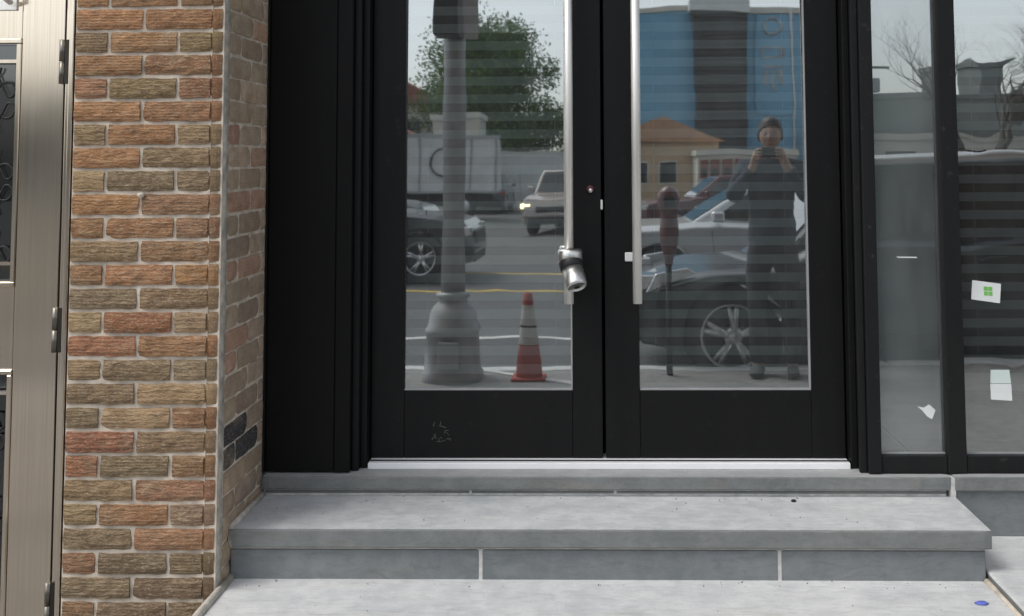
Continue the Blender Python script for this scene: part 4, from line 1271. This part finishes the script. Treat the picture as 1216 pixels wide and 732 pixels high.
M['skin'] = plain('skin', (0.46, 0.31, 0.245, 1), 0.55, var=0.08, scale=20)
M['hair'] = plain('dark_hair', (0.020, 0.015, 0.012, 1), 0.5, var=0.3, scale=60)
M['navy_cloth'] = plain('navy_jacket_cloth', (0.046, 0.060, 0.082, 1), 0.9, var=0.3, bump=0.5, bscale=18, bdist=0.01)
M['teal_cloth'] = plain('dark_teal_coat_cloth', (0.022, 0.045, 0.048, 1), 0.9, var=0.25, bump=0.5, bscale=18, bdist=0.01)
M['trouser'] = plain('dark_trouser_cloth', (0.022, 0.024, 0.030, 1), 0.9, var=0.2, bump=0.4, bscale=16, bdist=0.01)
M['shoe'] = plain('dark_shoe', (0.06, 0.06, 0.062, 1), 0.7)
M['eye_white'] = plain('eye_white', (0.38, 0.36, 0.34, 1), 0.4)
M['lip'] = plain('lip', (0.33, 0.13, 0.11, 1), 0.5)

def person(loc, label, coat, rotz=0.0, raised=False, long_coat=False):
    t = empty('person', (0, 0, 0), label, 'person')
    V = Vector
    body = [[(V((0, 0, .96)), (.145, .10), 'pel'), (V((0, .0, 1.12)), (.13, .09)), (V((0, -.005, 1.30)), (.15, .10), 'chest'), (V((0, -.01, 1.42)), (.12, .08), 'top'), (V((0, .0, 1.50)), .052, 'neck'), (V((0, .015, 1.56)), .052)]]
    for sg in (-1, 1):
        if raised:      # both hands up, holding a phone in front of the face
            W0 = V((sg * .085, .265, 1.455))
            body.append(['top', (V((sg * .165, -.01, 1.415)), .058), (V((sg * .255, .085, 1.20)), .045), (V((sg * .105, .245, 1.415)), .031), (W0 + V((0, .004, .035)), (.024, .034), 'palm%d' % sg)])
            for q in range(4):
                zq = .075 - q * .021
                body.append(['palm%d' % sg, (W0 + V((-sg * .004, .022, zq)), .0105), (W0 + V((-sg * .022, .040, zq + .004)), .0092), (W0 + V((-sg * .046, .042, zq + .004)), .0078)])
            body.append(['palm%d' % sg, (W0 + V((-sg * .010, -.016, .045)), .0115), (W0 + V((-sg * .026, -.016, .066)), .0098), (W0 + V((-sg * .040, -.006, .080)), .0085)])
        else:
            body.append(['top', (V((sg * .165, -.01, 1.415)), .058), (V((sg * .225, -.03, 1.15)), .045), (V((sg * .235, .04, .93)), .032), (V((sg * .232, .055, .875)), (.024, .036), 'palm%d' % sg)])
            for q in range(4):
                fy = .085 - q * .020
                ln = (.070, .080, .075, .058)[q]
                body.append(['palm%d' % sg, (V((sg * .230, fy, .835)), .0105), (V((sg * .222, fy + .006, .835 - ln * .55)), .0092), (V((sg * .208, fy + .004, .835 - ln)), .0078)])
            body.append(['palm%d' % sg, (V((sg * .222, .095, .868)), .0115), (V((sg * .212, .112, .840)), .0098), (V((sg * .205, .112, .815)), .0085)])
        body.append(['pel', (V((sg * .09, .0, .90)), .085), (V((sg * .105, .01, .50)), .055), (V((sg * .11, -.015, .09)), .038), (V((sg * .115, .02, .045)), .038), (V((sg * .125, .13, .03)), .032)])
    vs_, f = mesh_data(skin_mesh(body))
    mb = MB().faces(vs_, f, 0, True)
    # head: a deformed ellipsoid with brow, nose, jaw and ears, facing +Y
    hv, hf = [], []
    NU, NV = 40, 28
    for j in range(NV + 1):
        ph = PI * j / NV
        for i in range(NU):
            th2 = 2 * PI * i / NU
            d = V((math.sin(ph) * math.cos(th2), math.sin(ph) * math.sin(th2), math.cos(ph)))
            p = V((d.x * .074, d.y * .094, d.z * .116))
            if d.z < 0:
                k2 = 1 - .30 * (-d.z) ** 1.4
                p.x *= k2
                p.y *= 1 - .12 * (-d.z)
            fr = max(0, d.y)
            def gb(x, z, sx, sz): return math.exp(-((p.x - x) / sx) ** 2 - ((p.z - z) / sz) ** 2) * (1 if d.y > .2 else 0)
            p.y += .024 * gb(0, -.022, .010, .020) + .008 * gb(0, .005, .009, .03) + .004 * gb(0, .026, .04, .010)
            p.y -= .009 * (gb(-.030, .004, .013, .011) + gb(.030, .004, .013, .011))
            p.y += .005 * gb(0, -.062, .020, .010) + .006 * gb(0, -.098, .018, .014)
            hv.append(p + V((0, .02, 1.635)))
    for j in range(NV):
        for i in range(NU):
            hf.append((j * NU + i, j * NU + (i + 1) % NU, (j + 1) * NU + (i + 1) % NU, (j + 1) * NU + i))
    mb.faces(hv, hf, 0, True)
    for sg in (-1, 1):
        ev, ef = [], []
        for j in range(7):
            for i in range(10):
                a, b = PI * j / 6, 2 * PI * i / 10
                ev.append((sg * .074 + .010 * math.sin(a) * math.cos(b), .01 + .018 * math.sin(a) * math.sin(b), 1.632 + .030 * math.cos(a)))
        for j in range(6):
            for i in range(10):
                ef.append((j * 10 + i, j * 10 + (i + 1) % 10, (j + 1) * 10 + (i + 1) % 10, (j + 1) * 10 + i))
        mb.faces(ev, ef, 0, True)
    bo = mb.build('body', 'skin', t)
    for sg in (-1, 1):
        MB().lathe([(0, -.006), (.006, -.005), (.0095, 0), (.006, .0045), (0, .006)], (sg * .030, .0985, 1.640), 'y', 12).build('eye', 'eye_white', bo)
        MB().lathe([(0, .0), (.0055, -.001)], (sg * .030, .1052, 1.640), 'y', 10).build('pupil', 'hair', bo)
    m2 = MB().tube([(-.022, .104, 1.570), (-.008, .1135, 1.5735), (.008, .1135, 1.5735), (.022, .104, 1.570)], [.003, .006, .006, .003], 8)
    m2.build('lips', 'lip', bo)
    # hair: a shell over crown, back and sides
    hr = MB()
    hv2 = []
    for j in range(15):
        ph = PI * .60 * j / 14
        for i in range(NU):
            th2 = 2 * PI * i / NU
            front = max(0, math.sin(th2))
            lim = ph * (1 - .42 * front ** .6)
            d = V((math.sin(lim) * math.cos(th2), math.sin(lim) * math.sin(th2), math.cos(lim)))
            q = 1 + .05 * noise.noise(d * 5)
            hv2.append(V((d.x * .086 * q, d.y * .104 * q - .004, d.z * .127 * q)) + V((0, .02, 1.637)))
    hr.faces(hv2, [(j * NU + i, j * NU + (i + 1) % NU, (j + 1) * NU + (i + 1) % NU, (j + 1) * NU + i) for j in range(14) for i in range(NU)], 0, True)
    hr.build('hair', 'hair', bo)
    # clothing
    jk = [[(V((0, .0, .84)), (.195, .135)), (V((0, 0, .98)), (.185, .135), 'pel'), (V((0, 0, 1.14)), (.165, .12)), (V((0, -.005, 1.30)), (.185, .13)), (V((0, -.01, 1.415)), (.14, .10), 'top'), (V((0, -.004, 1.475)), (.085, .075)), (V((0, .002, 1.515)), (.064, .062))]]
    for sg in (-1, 1):
        if raised:
            jk.append(['top', (V((sg * .172, -.012, 1.405)), .080), (V((sg * .215, .04, 1.29)), .068), (V((sg * .258, .085, 1.195)), .066), (V((sg * .185, .165, 1.30)), .054), (V((sg * .125, .225, 1.385)), .047), (V((sg * .118, .232, 1.395)), .045)])
        else:
            jk.append(['top', (V((sg * .172, -.012, 1.405)), .078), (V((sg * .228, -.03, 1.15)), .064), (V((sg * .236, .035, .945)), .050), (V((sg * .236, .042, .925)), .047)])
    if long_coat:
        jk[0] = [(V((0, .0, .46)), (.25, .17)), (V((0, .0, .60)), (.235, .16))] + jk[0]
    vs_, f = mesh_data(skin_mesh(jk, 3))
    vs_ = [v + V((noise.noise(V((v.x * 9, v.y * 9, v.z * 16 + 3))), noise.noise(V((v.x * 9 + 5, v.y * 9, v.z * 16))), 0)) * 0.011 + V((noise.noise(V((v.x * 24, v.y * 24, v.z * 40))), noise.noise(V((v.x * 24 + 9, v.y * 24, v.z * 40))), 0)) * 0.005 for v in vs_]
    MB().faces(vs_, f, 0, True).build('jacket', coat, t)
    tr = [[(V((0, 0, .98)), (.165, .115), 'pel'), (V((0, 0, .90)), (.16, .115), 'low')]]
    for sg in (-1, 1):
        tr.append(['low', (V((sg * .092, 0, .80)), .098), (V((sg * .108, .012, .50)), .076), (V((sg * .112, -.012, .12)), .062), (V((sg * .112, -.01, .075)), .060)])
    vs_, f = mesh_data(skin_mesh(tr))
    MB().faces(vs_, f, 0, True).build('trousers', 'trouser', t)
    for sg in (-1, 1):
        sh_ = [[(V((sg * .112, -.055, .042)), (.042, .040)), (V((sg * .115, .03, .045)), (.046, .044)), (V((sg * .124, .12, .034)), (.046, .032)), (V((sg * .130, .175, .028)), (.036, .024))]]
        vs_, f = mesh_data(skin_mesh(sh_))
        MB().faces([V((v.x, v.y, max(v.z, .002))) for v in vs_], f, 0, True).build('shoe', 'shoe', t)
    t.location = loc
    t.rotation_euler = (0, 0, rotz)
    return t
pa = person((1.22, -3.10, 0), 'person in navy jacket holding up a phone mirrored in right door', 'navy_cloth', R(12), raised=True)
ph = empty('mobile_phone', (0, 0, 0), 'black mobile phone held up by the person in navy jacket', 'phone')
MB().box(-.072, .072, .288, .297, 1.475, 1.548).build('case', 'trim_black', ph, .004, 2)
for q in (0.048, 0.030):
    MB().lathe([(0, .004), (.007, .004), (.0085, 0)], (q, .2972, 1.53), 'y', 14).build('lens', 'auto_glass', ph)
ph.location = pa.location; ph.rotation_euler = pa.rotation_euler

# grit and small leaf bits lying on the steps
M['grit'] = plain('grit', (0.16, 0.14, 0.11, 1), 0.9, var=0.3)
rg_ = random.Random(21)
gm = MB()
for i in range(90):
    if i % 2: x, y, z = rg_.uniform(-1.0, 1.08), rg_.uniform(0.34, 0.385) if rg_.random() < .6 else rg_.uniform(.11, .38), 0.3505
    else: x, y, z = rg_.uniform(-1.0, 1.08), rg_.uniform(0.05, 0.10) if rg_.random() < .6 else rg_.uniform(-.2, .09), 0.2055
    r = rg_.uniform(.0012, .0032)
    a = rg_.uniform(0, 6)
    pts = [(x + r * math.cos(a + k * 1.6) * rg_.uniform(.6, 1.3), y + r * math.sin(a + k * 1.6) * rg_.uniform(.6, 1.3), z) for k in range(4)]
    gm.faces(pts + [(x, y, z + r * .9)], [(0, 1, 4), (1, 2, 4), (2, 3, 4), (3, 0, 4)])
tag(gm.build('grit', 'grit'), 'fine dark grit scattered over the stone steps', 'grit', kind='stuff')
